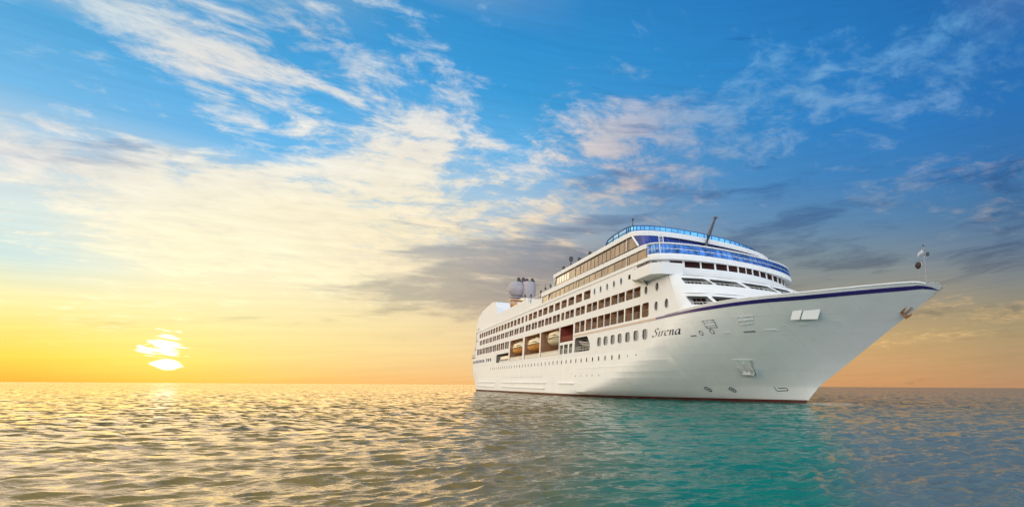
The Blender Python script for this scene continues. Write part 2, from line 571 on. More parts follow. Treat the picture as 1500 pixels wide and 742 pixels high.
def sea_waves(X, Y, sp):
    """heights and sideways shifts of a choppy sea, waves finer than the mesh left out"""
    n = 230
    lam = np.exp(rng.uniform(math.log(0.20), math.log(5.0), n))
    wdir = R(34) + rng.normal(0, 1, n) * np.where(lam > 1.0, R(18), R(36))
    kx, ky = -np.sin(wdir) * 2 * math.pi / lam, np.cos(wdir) * 2 * math.pi / lam
    slope = 0.036 * np.where(lam > 0.65, (0.65 / lam) ** 1.1, 1.0) * np.where(lam < .35, .75, 1) * rng.uniform(.6, 1.3, n)
    amp = slope * lam / (2 * math.pi)
    ph = rng.uniform(0, 2 * math.pi, n)
    h = np.zeros_like(X)
    sx = np.zeros_like(X)
    sy = np.zeros_like(X)
    for i in range(n):
        fade = np.clip(lam[i] / (2.2 * sp) - 1.0, 0, 1)
        ok = fade > 0
        if not ok.any():
            continue
        p = kx[i] * X[ok] + ky[i] * Y[ok] + ph[i]
        a = amp[i] * fade[ok]
        s_, c_ = np.sin(p), np.cos(p)
        h[ok] += a * c_
        kk = math.hypot(kx[i], ky[i])
        sx[ok] -= 1.05 * a * s_ * kx[i] / kk
        sy[ok] -= 1.05 * a * s_ * ky[i] / kk
    return h, sx, sy


azs = np.concatenate([np.linspace(R(-180), R(-63), 70)[:-1], np.linspace(R(-63), R(34), 820), np.linspace(R(34), R(180), 80)[1:]])
azs[0] = -math.pi
rad = np.concatenate([[0.6, 1.2, 2.0, 2.8, 3.6, 4.4], np.exp(np.arange(math.log(5.0), math.log(26000), 0.0054))])
nr, na = len(rad), len(azs)
RR, AA = np.meshgrid(rad, azs, indexing='ij')
X0, Y0 = RR * np.sin(AA), RR * np.cos(AA)
spac = np.maximum(RR * 0.0054, 0.02)
coarse = (AA < R(-63.5)) | (AA > R(34.5))
spac = np.where(coarse, np.maximum(RR * 0.035, 0.12), spac)
H, SXX, SYY = sea_waves(X0, Y0, spac)
# calmer water in the lee of the ship, in gusty patches elsewhere
lee = 1 / (1 + np.exp(-(X0 + 0.30 * Y0 + 1.0) / (0.05 * np.abs(Y0) + .6))) / (1 + np.exp((X0 - 0.09 * Y0 - .2) / (0.03 * np.abs(Y0) + .4)))
lee = np.where(Y0 > 0, lee, 0)
gust = 1.0 + 0.25 * np.sin(X0 * .11 + 1.3 * np.sin(Y0 * .05)) * np.sin(Y0 * .07 + 2)
kf = gust * (1 - 0.50 * lee)
# the wash that runs out from the stem on the near side
sw = X0 - (0.35 + 0.105 * Y0 + 0.25 * np.sin(Y0 * .22))
on = np.clip((Y0 - 6) / 4, 0, 1) * np.clip((58 - Y0) / 8, 0, 1)
wash = on * 0.034 * np.exp(-(sw / (.9 + .035 * np.abs(Y0))) ** 2) * np.cos(2 * math.pi * sw / (.55 + .012 * np.abs(Y0)) + 1.5 * np.sin(Y0 * .5)) * np.clip(1.3 - spac * 6, 0, 1)
V = np.stack([X0 + SXX * kf, Y0 + SYY * kf, H * kf + wash], -1).reshape(-1, 3)
idx = np.arange(nr * na).reshape(nr, na)
q = np.stack([idx[:-1, :-1], idx[1:, :-1], idx[1:, 1:], idx[:-1, 1:]], -1).reshape(-1, 4)
q = q[:, ::-1]
sea_me = bpy.data.meshes.new('sea')
sea_me.vertices.add(len(V))
sea_me.vertices.foreach_set('co', V.astype(np.float32).ravel())
sea_me.loops.add(q.size)
sea_me.loops.foreach_set('vertex_index', q.astype(np.int32).ravel())
sea_me.polygons.add(len(q))
sea_me.polygons.foreach_set('loop_start', np.arange(0, q.size, 4, dtype=np.int32))
sea_me.update(calc_edges=True)
sea_me.shade_smooth()
sea = bpy.data.objects.new('sea', sea_me)
COL.objects.link(sea)
tag(sea, kind='structure')

m, t, b = new_mat('sea_water')
pos = t.new('ShaderNodeNewGeometry').outputs['Position']
sp_ = t.new('ShaderNodeSeparateXYZ')
t.put(sp_.inputs[0], pos)
px_, py_, pz_ = sp_.outputs
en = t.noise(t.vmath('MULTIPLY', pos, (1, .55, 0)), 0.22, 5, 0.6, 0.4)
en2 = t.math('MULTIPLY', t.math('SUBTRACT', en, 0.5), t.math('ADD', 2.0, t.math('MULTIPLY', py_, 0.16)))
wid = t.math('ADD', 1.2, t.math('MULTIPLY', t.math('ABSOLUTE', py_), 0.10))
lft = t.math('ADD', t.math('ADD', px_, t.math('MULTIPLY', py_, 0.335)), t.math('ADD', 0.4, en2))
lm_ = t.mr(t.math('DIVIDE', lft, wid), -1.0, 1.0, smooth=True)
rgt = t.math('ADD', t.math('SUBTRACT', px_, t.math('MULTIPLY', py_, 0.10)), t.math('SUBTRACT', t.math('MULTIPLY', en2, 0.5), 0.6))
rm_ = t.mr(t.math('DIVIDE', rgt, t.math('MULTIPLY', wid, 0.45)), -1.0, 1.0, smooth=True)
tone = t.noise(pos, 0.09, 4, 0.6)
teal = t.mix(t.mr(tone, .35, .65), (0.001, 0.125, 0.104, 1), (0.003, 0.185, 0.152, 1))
wcol = t.mix(lm_, (0.17, 0.125, 0.042, 1), teal)  # reflected sky is put into the body colour: gold left, blue-grey right
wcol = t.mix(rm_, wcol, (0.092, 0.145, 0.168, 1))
fx = t.math('DIVIDE', t.math('SUBTRACT', px_, 7.6), 4.8)
fy = t.math('DIVIDE', t.math('SUBTRACT', py_, 59.0), 8.0)
fd_ = t.math('SQRT', t.math('ADD', t.math('MULTIPLY', fx, fx), t.math('MULTIPLY', fy, fy)))
foam = t.math('MULTIPLY', t.mr(fd_, 1.0, 0.2, smooth=True), t.mr(t.noise(pos, 1.1, 6, 0.7), 0.42, 0.58, smooth=True))
# broken lines of foam along the ship's side, found in the ship's own axes
TH_ = 0.6751
ox, oy = -16.25 + 12.75 * math.cos(TH_), 67.98 + 12.75 * math.sin(TH_)
rx, ry = t.math('SUBTRACT', px_, ox), t.math('SUBTRACT', py_, oy)
xs_ = t.math('SUBTRACT', t.math('MULTIPLY', rx, math.sin(TH_)), t.math('MULTIPLY', ry, math.cos(TH_)))
ys_ = t.math('ABSOLUTE', t.math('ADD', t.math('MULTIPLY', rx, math.cos(TH_)), t.math('MULTIPLY', ry, math.sin(TH_))))
tt = t.math('DIVIDE', t.math('ADD', xs_, 38.0), 56.3, clamp=True)
hbw = t.math('MULTIPLY', 12.75, t.math('SUBTRACT', 1.0, t.math('POWER', tt, 1.5)))
dw = t.math('SUBTRACT', ys_, hbw)
side_f = t.math('MULTIPLY', t.mr(dw, 2.6, 0.1, smooth=True), t.mr(xs_, 23.0, 19.0))
side_f = t.math('MULTIPLY', side_f, t.mr(t.noise(pos, 0.75, 7, 0.72), 0.50, 0.66, smooth=True))
side_f = t.math('MULTIPLY', side_f, t.mr(xs_, -140, 10, 0.25, 0.75))
foam = t.math('MAXIMUM', foam, side_f)
wcol = t.mix(foam, wcol, (0.75, 0.78, 0.78, 1))
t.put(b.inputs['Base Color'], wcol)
b.inputs['IOR'].default_value = 1.333
b.inputs['Roughness'].default_value = 0.07
b.inputs['Coat Weight'].default_value = 0.0
b.inputs['Coat IOR'].default_value = 1.4
b.inputs['Coat Roughness'].default_value = 0.09
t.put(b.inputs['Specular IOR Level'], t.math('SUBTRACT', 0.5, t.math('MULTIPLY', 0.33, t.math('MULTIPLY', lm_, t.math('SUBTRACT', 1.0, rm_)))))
r1 = t.noise(turned_vec := t.vmath('MULTIPLY', pos, (1, 1.0, 0)), 2.6, 5, 0.62, 0.25)
mpv = t.new('ShaderNodeMapping')
t.put(mpv.inputs['Vector'], pos)
mpv.inputs['Rotation'].default_value = (0, 0, R(-36))
mpv.inputs['Scale'].default_value = (0.45, 1.6, 0)
r2 = t.noise(mpv.outputs[0], 0.85, 5, 0.6, 0.3)
r3 = t.noise(mpv.outputs[0], 0.16, 4, 0.6, 0.3)
hsum = t.math('ADD', t.math('MULTIPLY', r1, 0.030), t.math('ADD', t.math('MULTIPLY', r2, 0.22), t.math('MULTIPLY', r3, 0.8)))
bp = t.new('ShaderNodeBump')
bp.inputs['Strength'].default_value = 0.7
bp.inputs['Distance'].default_value = 1.0
t.put(bp.inputs['Height'], hsum)
# wind chop finer than the mesh: facets tilted this way and that, stronger on the open water
ch = t.new('ShaderNodeTexNoise')
t.put(ch.inputs['Vector'], mpv.outputs[0])
ch.inputs['Scale'].default_value = 1.9
ch.inputs['Detail'].default_value = 3
tilt = t.vmath('MULTIPLY', t.vmath('SUBTRACT', ch.outputs['Color'], (.5, .5, .5)), (1.2, 2.0, 0))
dist = t.vmath('LENGTH', t.vmath('MULTIPLY', pos, (1, 1, 0)), out=1)
tilt = t.vmath('SCALE', tilt, t.mr(dist, 12, 70, 0.30, 8.5, smooth=True))
nrm = t.vmath('NORMALIZE', t.vmath('ADD', bp.outputs[0], tilt))
t.put(b.inputs['Normal'], nrm)
SEA_M = m
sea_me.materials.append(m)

# ----------------------------------------------------------------------------
# the cruise ship (x forward, y to port, z up from the water; starboard is -y)
# ----------------------------------------------------------------------------
TH, TRIM, HEEL = 0.6751, 0.0053, -0.0036
ship = bpy.data.objects.new('cruise_ship', None)
COL.objects.link(ship)
SHIP_M = (Matrix.Translation((-16.25 + 12.75 * math.cos(TH), 67.98 + 12.75 * math.sin(TH), EYE - 1.8425))
          @ Euler((HEEL, TRIM, TH - math.pi / 2), 'XYZ').to_matrix().to_4x4())
ship.matrix_world = SHIP_M
ship.empty_display_size = 10
tag(ship, 'large white cruise ship with a raked bow and dark blue stripe lying on the sea', 'cruise ship')
HB = 12.75
STERN = -145.6


def stem_x(z):
    zz = max(z, 0.0)
    return 18.2 + (zz * 1.1 if zz < 1.95 else 2.145 + (zz - 1.95) * 1.725)


SHX = [5, 12, 18, 25, 28, 31, 34, 35.3, 35.9, 36.25, 36.55]
SHZ = [11.0, 11.17, 11.32, 11.44, 11.57, 11.76, 11.96, 12.02, 11.96, 11.75, 11.35]


def sheer(x):
    """height of the bulwark top"""
    return float(np.interp(x, SHX, SHZ))


def yh(x, z):
    """half breadth of the hull"""
    zz = max(z, 0.0)
    q = min(zz / 11.2, 1.0)
    xs = stem_x(z)
    x0 = -38 + 48 * q ** 0.46
    p = 1.5 + 0.7 * q
    t_ = min(max((x - x0) / (xs - x0), 0.0), 1.0)
    y = HB * (1 - t_ ** p)
    if x < -118:
        k = (-118 - x) / 28.0
        y *= 1 - 0.10 * k * k * max(0.0, 1 - zz / 6.0) - 0.05 * k ** 4
    if z < -0.5:
        y *= max(0.3, 1 + 0.06 * (z + 0.5))
    return y


def sgnp(v, e):
    return math.copysign(abs(v) ** e, v)


def slope_y(u, z):
    return max(min((yh(u + .04, z) - yh(u - .04, z)) / .08, 0.6), -1.6) if u > -25 else 0.0


def side(u, z, d=0.0):
    if d == 0.0:
        return (u, -yh(u, z), z)
    g_ = slope_y(u, z)
    L = math.hypot(g_, 1)
    return (u + d * g_ / L, -yh(u, z) + d / L, z)


def port(u, z, d=0.0):
    p = side(u, z, d)
    return (p[0], -p[1], p[2])


FZ = [10.0, 10.4, 13.35, 16.05, 17.2, 18.0, 19.3]
FXB = [9.3, 9.0, 7.2, 5.6, 1.2, -0.7, -0.9]
FC = [16.5, 16.1, 13.0, 9.8, 6.6, 5.45, 5.15]
FE = [.95, .95, 1.05, 1.15, 1.18, 1.19, 1.19]
FB = [12.75, 12.75, 12.75, 12.7, 12.55, 12.5, 12.5]


def front(a, z, d=0.0):
    """front wall of the superstructure: a from -90 (starboard) over 0 (centre) to 90 degrees (port)"""
    xb, c_, e, bb = (float(np.interp(z, FZ, t_)) for t_ in (FXB, FC, FE, FB))
    ar = R(a)
    x = xb + (c_ - xb) * max(math.cos(ar), 0) ** e
    y = bb * sgnp(math.sin(ar), e)
    if d:
        nx, ny = math.cos(ar) * bb, math.sin(ar) * (c_ - xb) * 1.0
        L = math.hypot(nx, ny) or 1
        x -= d * nx / L
        y -= d * ny / L
    return (x, y, z)


def se_outline(xb, c_, bb, n=2.1, k=48, a0=-90, a1=90):
    out = []
    for i in range(k + 1):
        a = R(a0 + (a1 - a0) * i / k)
        out.append((xb + (c_ - xb) * max(math.cos(a), 0) ** (2 / n), bb * sgnp(math.sin(a), 2 / n)))
    return out


def rrect(u0, u1, z0, z1, r=0.22, k=3):
    pts = []
    for cx_, cz_, a0 in ((u1 - r, z1 - r, 0), (u0 + r, z1 - r, 90), (u0 + r, z0 + r, 180), (u1 - r, z0 + r, 270)):
        for i in range(k + 1):
            a = R(a0 + 90 * i / k)
            pts.append((cx_ + r * math.cos(a), cz_ + r * math.sin(a)))
    return pts


def ellipse(u, z, ru, rz, k=18):
    return [(u + ru * math.cos(2 * math.pi * i / k), z + rz * math.sin(2 * math.pi * i / k)) for i in range(k)]


def ray_hit(poly, cx_, cz_, a):
    dxx, dzz = math.cos(a), math.sin(a)
    best = None
    for i in range(len(poly)):
        x0, z0 = poly[i][0] - cx_, poly[i][1] - cz_
        x1, z1 = poly[(i + 1) % len(poly)][0] - cx_, poly[(i + 1) % len(poly)][1] - cz_
        ex, ez = x1 - x0, z1 - z0
        den = dxx * ez - dzz * ex
        if abs(den) < 1e-12:
            continue
        s_ = (x0 * ez - z0 * ex) / den
        r_ = (x0 * dzz - z0 * dxx) / den
        if s_ > 1e-9 and -1e-9 <= r_ <= 1 + 1e-9 and (best is None or s_ > best):
            best = s_
    return (cx_ + dxx * best, cz_ + dzz * best)


def grid(mb, fn, u0, u1, z0, z1, nu=1, nz=1, mi=0):
    P = [fn(u0 + (u1 - u0) * i / nu, z0 + (z1 - z0) * j / nz) for j in range(nz + 1) for i in range(nu + 1)]
    Fc = [(j * (nu + 1) + i, j * (nu + 1) + i + 1, (j + 1) * (nu + 1) + i + 1, (j + 1) * (nu + 1) + i) for j in range(nz) for i in range(nu)]
    mb.add(P, Fc, mi)


def strip(mb, fn, u0, u1, z0, z1, holes, pad=0.25, du=4.0, mi=0):
    """a band of wall with real holes in it"""
    hs = sorted(holes, key=lambda h: min(p[0] for p in h))
    ext = [(min(p[0] for p in h), max(p[0] for p in h)) for h in hs]
    cur = u0

    def blank(a, b_):
        if b_ - a > 1e-4:
            grid(mb, fn, a, b_, z0, z1, max(1, int((b_ - a) / du)), 1, mi)
    for k, h in enumerate(hs):
        a = ext[k][0] - (pad if k == 0 else min(pad, (ext[k][0] - ext[k - 1][1]) / 2))
        b_ = ext[k][1] + (pad if k == len(hs) - 1 else min(pad, (ext[k + 1][0] - ext[k][1]) / 2))
        blank(cur, a)
        cu, cz = (ext[k][0] + ext[k][1]) / 2, (min(p[1] for p in h) + max(p[1] for p in h)) / 2
        rect = [(a, z0), (b_, z0), (b_, z1), (a, z1)]
        angs = sorted(set([round(math.atan2(z - cz, u - cu), 5) for u, z in h] + [round(math.atan2(z - cz, u - cu), 5) for u, z in rect]))
        inn = [ray_hit(h, cu, cz, g_) for g_ in angs]
        out = [ray_hit(rect, cu, cz, g_) for g_ in angs]
        n = len(angs)
        mb.add([fn(*p) for p in inn] + [fn(*p) for p in out],
               [(i, (i + 1) % n, n + (i + 1) % n, n + i) for i in range(n)], mi)
        cur = b_
    blank(cur, u1)


def recess(fn, hole, depth, name, mat, parent=None, back=True, wide=0.0):
    """the space behind a hole: its reveal, and a back wall"""
    mb = MB()
    n = len(hole)
    ds = [0.0, depth]
    mb.loft([[fn(u, z, d) for u, z in hole] for d in ds], True)
    if back:
        mb.poly([fn(u, z, depth) for u, z in hole])
    return mb.build(name, mat, parent or ship)


def pane(fn, hole, depth, name, mat, parent, thick=0.04):
    mb = MB()
    n = len(hole)
    mb.poly([fn(u, z, depth) for u, z in hole])
    mb.loft([[fn(u, z, depth + thick) for u, z in hole], [fn(u, z, depth) for u, z in hole]], True)
    return mb.build(name, mat, parent)


def rim(fn, hole, wd, out, name, mat, parent):
    """a slightly proud frame round a hole"""
    cu = sum(p[0] for p in hole) / len(hole)
    cz = sum(p[1] for p in hole) / len(hole)
    big_ = []
    for u, z in hole:
        L = math.hypot(u - cu, z - cz)
        big_.append((u + (u - cu) / L * wd, z + (z - cz) / L * wd))
    mb = MB()
    mb.loft([[fn(u, z, 0.01) for u, z in big_], [fn(u, z, -out) for u, z in big_], [fn(u, z, -out) for u, z in hole], [fn(u, z, 0.06) for u, z in hole]], True)
    return mb.build(name, mat, parent)


def bbox(h):
    return min(p[0] for p in h), max(p[0] for p in h), min(p[1] for p in h), max(p[1] for p in h)


rnd = random.Random(5)


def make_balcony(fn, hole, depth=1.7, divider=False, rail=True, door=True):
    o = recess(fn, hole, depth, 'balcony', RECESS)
    u0, u1, z0, z1 = bbox(hole)
    if door:
        mb = MB()
        for k in range(2):
            a = u0 + (u1 - u0) * (0.10 + 0.42 * k)
            b_ = a + (u1 - u0) * 0.38
            mb.poly([fn(a, z0 + .05, depth - .04), fn(b_, z0 + .05, depth - .04), fn(b_, z1 - .2, depth - .04), fn(a, z1 - .2, depth - .04)])
        mb.build('door', rnd.choice((DOORG, DOORG, CURT, DOORG2)), o)
    if divider:
        c_ = (u0 + u1) / 2
        mb = MB()
        w_ = 0.10
        pts = [(c_ - w_, z0 - .02), (c_ + w_, z0 - .02), (c_ + w_, z1 + .02), (c_ - w_, z1 + .02)]
        mb.loft([[fn(u, z, 0.012) for u, z in pts], [fn(u, z, 0.16) for u, z in pts]], True)
        mb.poly([fn(u, z, 0.012) for u, z in pts])
        mb.build('divider', WHITE, o)
    if rail:
        mb = MB()
        h = min(1.0, (z1 - z0) * .55)
        a, b_ = fn(u0 + .02, z0 + h, 0.12), fn(u1 - .02, z0 + h, 0.12)
        mb.bar(a, b_, 0.075, 0)
        nb = max(3, int((u1 - u0) / 0.5))
        for k in range(1, nb):
            uu = u0 + (u1 - u0) * k / nb
            mb.bar(fn(uu, z0 + .02, .12), fn(uu, z0 + h, .12), 0.045, 0)
        for zz in (.3, .6):
            mb.bar(fn(u0 + .02, z0 + h * zz, .12), fn(u1 - .02, z0 + h * zz, .12), 0.04, 0)
        mb.build('railing', RAILC, o)
    return o


def make_porthole(fn, u, z, ru, rz, frame=0.10):
    h = ellipse(u, z, ru, rz)
    o = recess(fn, h, 0.16, 'porthole', SHADE, back=False)
    pane(fn, h, 0.14, 'glass', PORTG, o)
    rim(fn, h, frame, 0.05, 'frame', WHITE, o)
    return h


def make_window(fn, hole, frame=0.10, gm=None, depth=0.16, bars=0):
    o = recess(fn, hole, depth, 'window', SHADE, back=False)
    pane(fn, hole, depth - .02, 'glass', gm or PORTG, o)
    if frame:
        rim(fn, hole, frame, 0.04, 'frame', WHITE, o)
    return o


# ------------------------------------------------------------------ hull
def boot_top(x):
    return 0.20 + TRIM * x if x > -60 else 0.20 + TRIM * -60 + (x + 60) * TRIM


PORT_E = [-9.5 - 2.84 * k for k in range(36)]
holes_E = [ellipse(u, 6.08, 0.26, 0.42) for u in PORT_E if u > -110.5]
scut = [-17.7, -20.8, -23.5, -26.3, -29.2]
scut += [-52 - 2.05 * k for k in range(20)]
holes_F = [ellipse(u, 3.35, .15, .15, 10) for u in scut]
hull = MB()
XS = list(np.arange(STERN, -40, 3.5)) + list(np.arange(-40, 5.0, 1.5)) + [5.0]
for fn in (side, port):
    # lower shell
    ZL = [0.0, .25, .5, .75, 1.0]
    rows = []
    for s_ in np.linspace(0, 1, 7):
        rows.append([fn(x, boot_top(x) + (2.9 - boot_top(x)) * s_) for x in XS])
    hull.loft(rows, False)
    strip(hull, fn, STERN, 5.0, 2.9, 3.8, holes_F if fn is side else [], 0.3, 1.5)
    grid(hull, fn, STERN, 5.0, 3.8, 5.3, 90, 2)
    strip(hull, fn, STERN, 5.0, 5.3, 6.9, holes_E if fn is side else [], 0.6, 1.5)
    # bow, with its flare, up to the sheer
    bow_us = np.linspace(0, 1, 120) ** 0.9
    rows = []
    for s_ in np.linspace(0, 1, 64):
        row = []
        for k in bow_us:
            # lines run from x=5 to the stem, rising with the sheer
            zt = 11.0
            x = 5.0
            for _ in range(6):
                zt = sheer(min(x, 36.7))
                z0_ = boot_top(x)
                z = z0_ + (zt - z0_) * s_
                x = 5.0 + (stem_x(z) - 5.0) * k
            row.append(fn(x, z))
        rows.append(row)
    hull.loft(rows, False)
    # between the main deck and the sheer just aft of the bow join
# transom
tz = np.linspace(boot_top(STERN), 10.6, 12)
hull.loft([[side(STERN, z), (STERN - 0.9 * math.sin(math.pi * .5), -yh(STERN, z) * .6, z), (STERN - 1.2, 0, z), (STERN - 0.9, yh(STERN, z) * .6, z), port(STERN, z)] for z in tz], False)
hull_o = hull.build('hull', HULLW, ship, 40, 'out')

boot = MB()
XB_ = list(np.arange(STERN, 5, 3.0)) + list(np.linspace(5, 18.1, 30))
for fn in (side, port):
    boot.loft([[fn(min(x, stem_x(z_) - .001), z_) for x in XB_] for z_ in (-4.0, -2.0, -0.6)] +
              [[fn(min(x, stem_x(0) - .001), boot_top(x)) for x in XB_]], False)
    boot.poly([fn(18.05, -4), fn(18.05, -.6), fn(18.19, boot_top(18)), (18.25, 0, boot_top(18)), (18.2, 0, -4)])
boot.build('boot_topping', RED, ship, 40, True)

# dark blue stripe below the bulwark, running out into a faded line aft
stp, faded = MB(), MB()


def stripe_band(mb, fn, x0, x1, n, top, bot, out=0.05):
    rows = []
    xs = [x0 + (x1 - x0) * k / n for k in range(n + 1)]
    rows.append([fn(min(x, stem_x(top(x)) - .002), top(x), 0.01) for x in xs])
    for k in range(6):
        q_ = k / 5
        rows.append([fn(min(x, stem_x(top(x) + (bot(x) - top(x)) * q_) - .002), top(x) + (bot(x) - top(x)) * q_, -out) for x in xs])
    rows.append([fn(min(x, stem_x(bot(x)) - .002), bot(x), 0.01) for x in xs])
    mb.loft(rows, False)


s_top = lambda x: float(np.interp(x, [2, 9, 15, 21, 26, 28, 31, 34, 35.6, 36.1, 36.5], [10.85, 10.90, 10.95, 11.07, 11.15, 11.24, 11.42, 11.62, 11.72, 11.62, 11.36]))
s_bot = lambda x: s_top(x) - float(np.interp(x, [2, 8, 14, 34, 36, 36.5], [.27, .30, .36, .33, .26, .06]))
for fn in (side, port):
    stripe_band(stp, fn, 2.5, 36.45, 110, s_top, s_bot)
    stripe_band(faded, fn, -30.8, 2.49, 20, lambda x: 10.86 + 0.0 * x, lambda x: 10.56 + (.0 * x))
stp.build('hull_stripe', BLUE, ship, 40)
faded.build('faded_stripe', STONE, ship, 40)

# bulwark cap and fore deck
cap = MB()
for fn in (side, port):
    xs = np.linspace(5, 36.05, 90)
    cap.loft([[Vector(fn(x, sheer(x), -.05)) + Vector((0, 0, -.06)) for x in xs], [Vector(fn(x, sheer(x), -.05)) + Vector((0, 0, .06)) for x in xs],
              [Vector(fn(x, sheer(x), min(.28, yh(x, sheer(x))))) + Vector((0, 0, .06)) for x in xs], [Vector(fn(x, sheer(x), min(.28, yh(x, sheer(x))))) + Vector((0, 0, -.06)) for x in xs]], False)
cap.build('bulwark_rail', WHITE, ship, 40)
fd = MB()
xs = np.linspace(5, 34, 40)
fd.loft([[side(x, sheer(x) - 1.1, .03) for x in xs], [port(x, sheer(x) - 1.1, .03) for x in xs]], False)
fd.build('fore_deck', TEAK, ship)

# rubbing strakes low on the side
for x0, x1, zz in ((-132.5, -100.5, 2.02), (-91.8, -48, 2.02), (-132.3, -102, .72), (-91.8, -48.6, .80), (-39.5, -29.8, 1.98)):
    mb = MB()
    n = 10
    for fn in (side,):
        xs = [x0 + (x1 - x0) * k / n for k in range(n + 1)]
        mb.loft([[fn(x, zz + .16, 0) for x in xs], [fn(x, zz + .10, -.22) for x in xs], [fn(x, zz - .10, -.22) for x in xs], [fn(x, zz - .16, 0) for x in xs]], False)
        for x in (x0, x1):
            mb.poly([fn(x, zz + .16, 0), fn(x, zz + .10, -.22), fn(x, zz - .10, -.22), fn(x, zz - .16, 0)])
    mb.build('rubbing_strake', WHITE, ship)
# plate seam running forward from the lower deck
mb = MB()
xs = np.linspace(-28, -1, 20)
mb.loft([[side(x, 4.72, .01) for x in xs], [side(x, 4.72, -.05) for x in xs], [side(x, 4.64, -.05) for x in xs], [side(x, 4.64, .01) for x in xs]], False)
mb.build('plate_seam', HULLW, ship)

for h, u in zip(holes_E, PORT_E):
    o = recess(side, h, 0.18, 'porthole', DARK, back=False)
    pane(side, h, 0.15, 'glass', PORTG, o)
for h in holes_F:
    o = recess(side, h, 0.14, 'scuttle', DARK)
for u in (-6.4, -3.4):
    mb = MB()
    mb.lathe([(0.0, -.03), (.13, -.03), (.13, .03), (0, .03)], (0, 0, 0), 10, 'y')
    o = mb.build('scuttle', DARK, ship)
    o.location = side(u, 6.1)

# ------------------------------------------------------------------ starboard and port walls
wall = MB()
# lifeboat deck, aft / amidships / forward
winDl = [rrect(-145.0 + 2.9 * k, -145.0 + 2.9 * k + 1.9, 8.45, 9.35, .12) for k in range(9)] + [rrect(-116.5 + 3.1 * k, -116.5 + 3.1 * k + 2.0, 8.45, 9.4, .12) for k in range(3)]
bayL = rrect(-100.9, -84.9, 7.65, 10.05, .5)
strip(wall, side, STERN, -84.25, 6.9, 10.6, winDl + [bayL], .4)
bays = [rrect(-83.45, -69.75, 7.65, 13.05, .1), rrect(-67.9, -54.4, 7.65, 13.05, .1), rrect(-53.5, -40.15, 7.65, 13.05, .1)]
strip(wall, side, -84.25, -39.85, 6.9, 13.35, bays, .7)
sb = [rrect(-39.2, -37.4, 7.65, 9.42, .1), rrect(-36.7, -34.45, 7.65, 9.42, .1), rrect(-33.55, -31.8, 7.65, 9.42, .1)]
strip(wall, side, -39.85, -31.2, 6.9, 9.7, sb, .3)
bay4 = rrect(-39.6, -31.55, 9.95, 13.05, .1)
strip(wall, side, -39.85, -31.2, 9.7, 13.35, [bay4], .3)
moor = [(-30.4, 7.65), (-22.75, 7.65), (-22.45, 8.0), (-22.5, 8.9), (-23.9, 10.25), (-30.0, 10.3), (-30.4, 9.9)]
winD = [rrect(a, b_, 8.15, 9.58, .45) for a, b_ in ((-18.85, -17.05), (-16.05, -14.25), (-13.05, -11.35), (-10.25, -8.65), (-7.4, -5.7), (-4.5, -2.8), (-1.55, .05))]
strip(wall, side, -31.2, 0.35, 6.9, 10.6, [moor] + winD, .28)
grid(wall, side, 0.35, 5.0, 6.9, 10.6, 16, 24)
# two cabin decks
rowC_r = [(-30.65, -25.45), (-24.8, -19.35), (-19.05, -13.65), (-13.42, -8.2), (-7.72, -2.5)]
holesC = [rrect(a, b_, 11.22, 13.2, .14) for a, b_ in rowC_r] + [rrect(-1.95, .2, 11.25, 13.24, .3)]
portC = [ellipse(2.5, 12.42, .52, .62), ellipse(5.42, 12.42, .52, .62)]
strip(wall, side, -31.2, 6.6, 10.6, 13.35, holesC + portC, .12)
holesCl = [rrect(a, a + 4.6, 11.22, 13.1, .14) for a in (-134.3 + 5.55 * np.arange(9))]
strip(wall, side, STERN + 6, -84.25, 10.6, 13.35, holesCl, .3)
rowB = [(-7.62, -2.6), (-13.38, -8.05), (-18.95, -13.8), (-24.62, -19.55), (-30.55, -25.6), (-36.58, -31.55), (-39.2, -37.4), (-45.0, -40.2), (-50.7, -45.8), (-56.2, -51.6), (-61.8, -57.3), (-67.5, -62.9), (-73.6, -69.2)]
x = -79.2
while x > -134:
    rowB.append((x, x + 4.4))
    x -= 5.6
holesB = [rrect(a, b_, 14.36, 15.84, .14) for a, b_ in rowB]
portB = [ellipse(-.74, 15.0, .48, .56), ellipse(2.6, 15.0, .48, .56)]
strip(wall, side, STERN + 8, 4.6, 13.35, 16.05, holesB + portB, .12)
rowA = [(-26.3 - 4.37 * k, -23.0 - 4.37 * k) for k in range(7)] + [(-56.4, -53.4), (-60.85, -57.6), (-64.9, -61.8), (-68.0, -66.3), (-72.05, -69.8)]
x = -76.2
while x > -134:
    rowA.append((x, x + 2.75))
    x -= 3.9
holesA = [rrect(a, b_, 16.78, 18.3, .14) for a, b_ in rowA]
portA = [ellipse(u, 17.64, .40, .54) for u in (-20.94, -18.1, -15.26, -12.43, -9.61)]
darkA = rrect(-7.0, -5.2, 17.45, 18.15, .12)
strip(wall, side, STERN + 10, -4.0, 16.05, 19.05, holesA + portA + [darkA], .15)
# corners forward of the side walls
for fn, sg in ((side, -1), (port, 1)):
    for z0, z1, u in ((10.6, 13.35, 6.6), (13.35, 16.05, 4.6), (16.05, 17.2, -4.0), (17.2, 18.0, -4.0), (18.0, 19.05, -4.0)):
        f0, f1 = front(90 * sg, z0), front(90 * sg, z1)
        wall.poly([(u, sg * HB, z0), (f0[0], sg * HB, z0), (f1[0], sg * HB, z1), (u, sg * HB, z1)])
grid(wall, port, STERN, 5.0, 6.9, 10.6, 60, 1)
grid(wall, port, STERN + 6, 6.6, 10.6, 13.35, 40, 1)
grid(wall, port, STERN + 8, 4.6, 13.35, 16.05, 40, 1)
grid(wall, port, STERN + 10, -4.0, 16.05, 19.05, 40, 1)
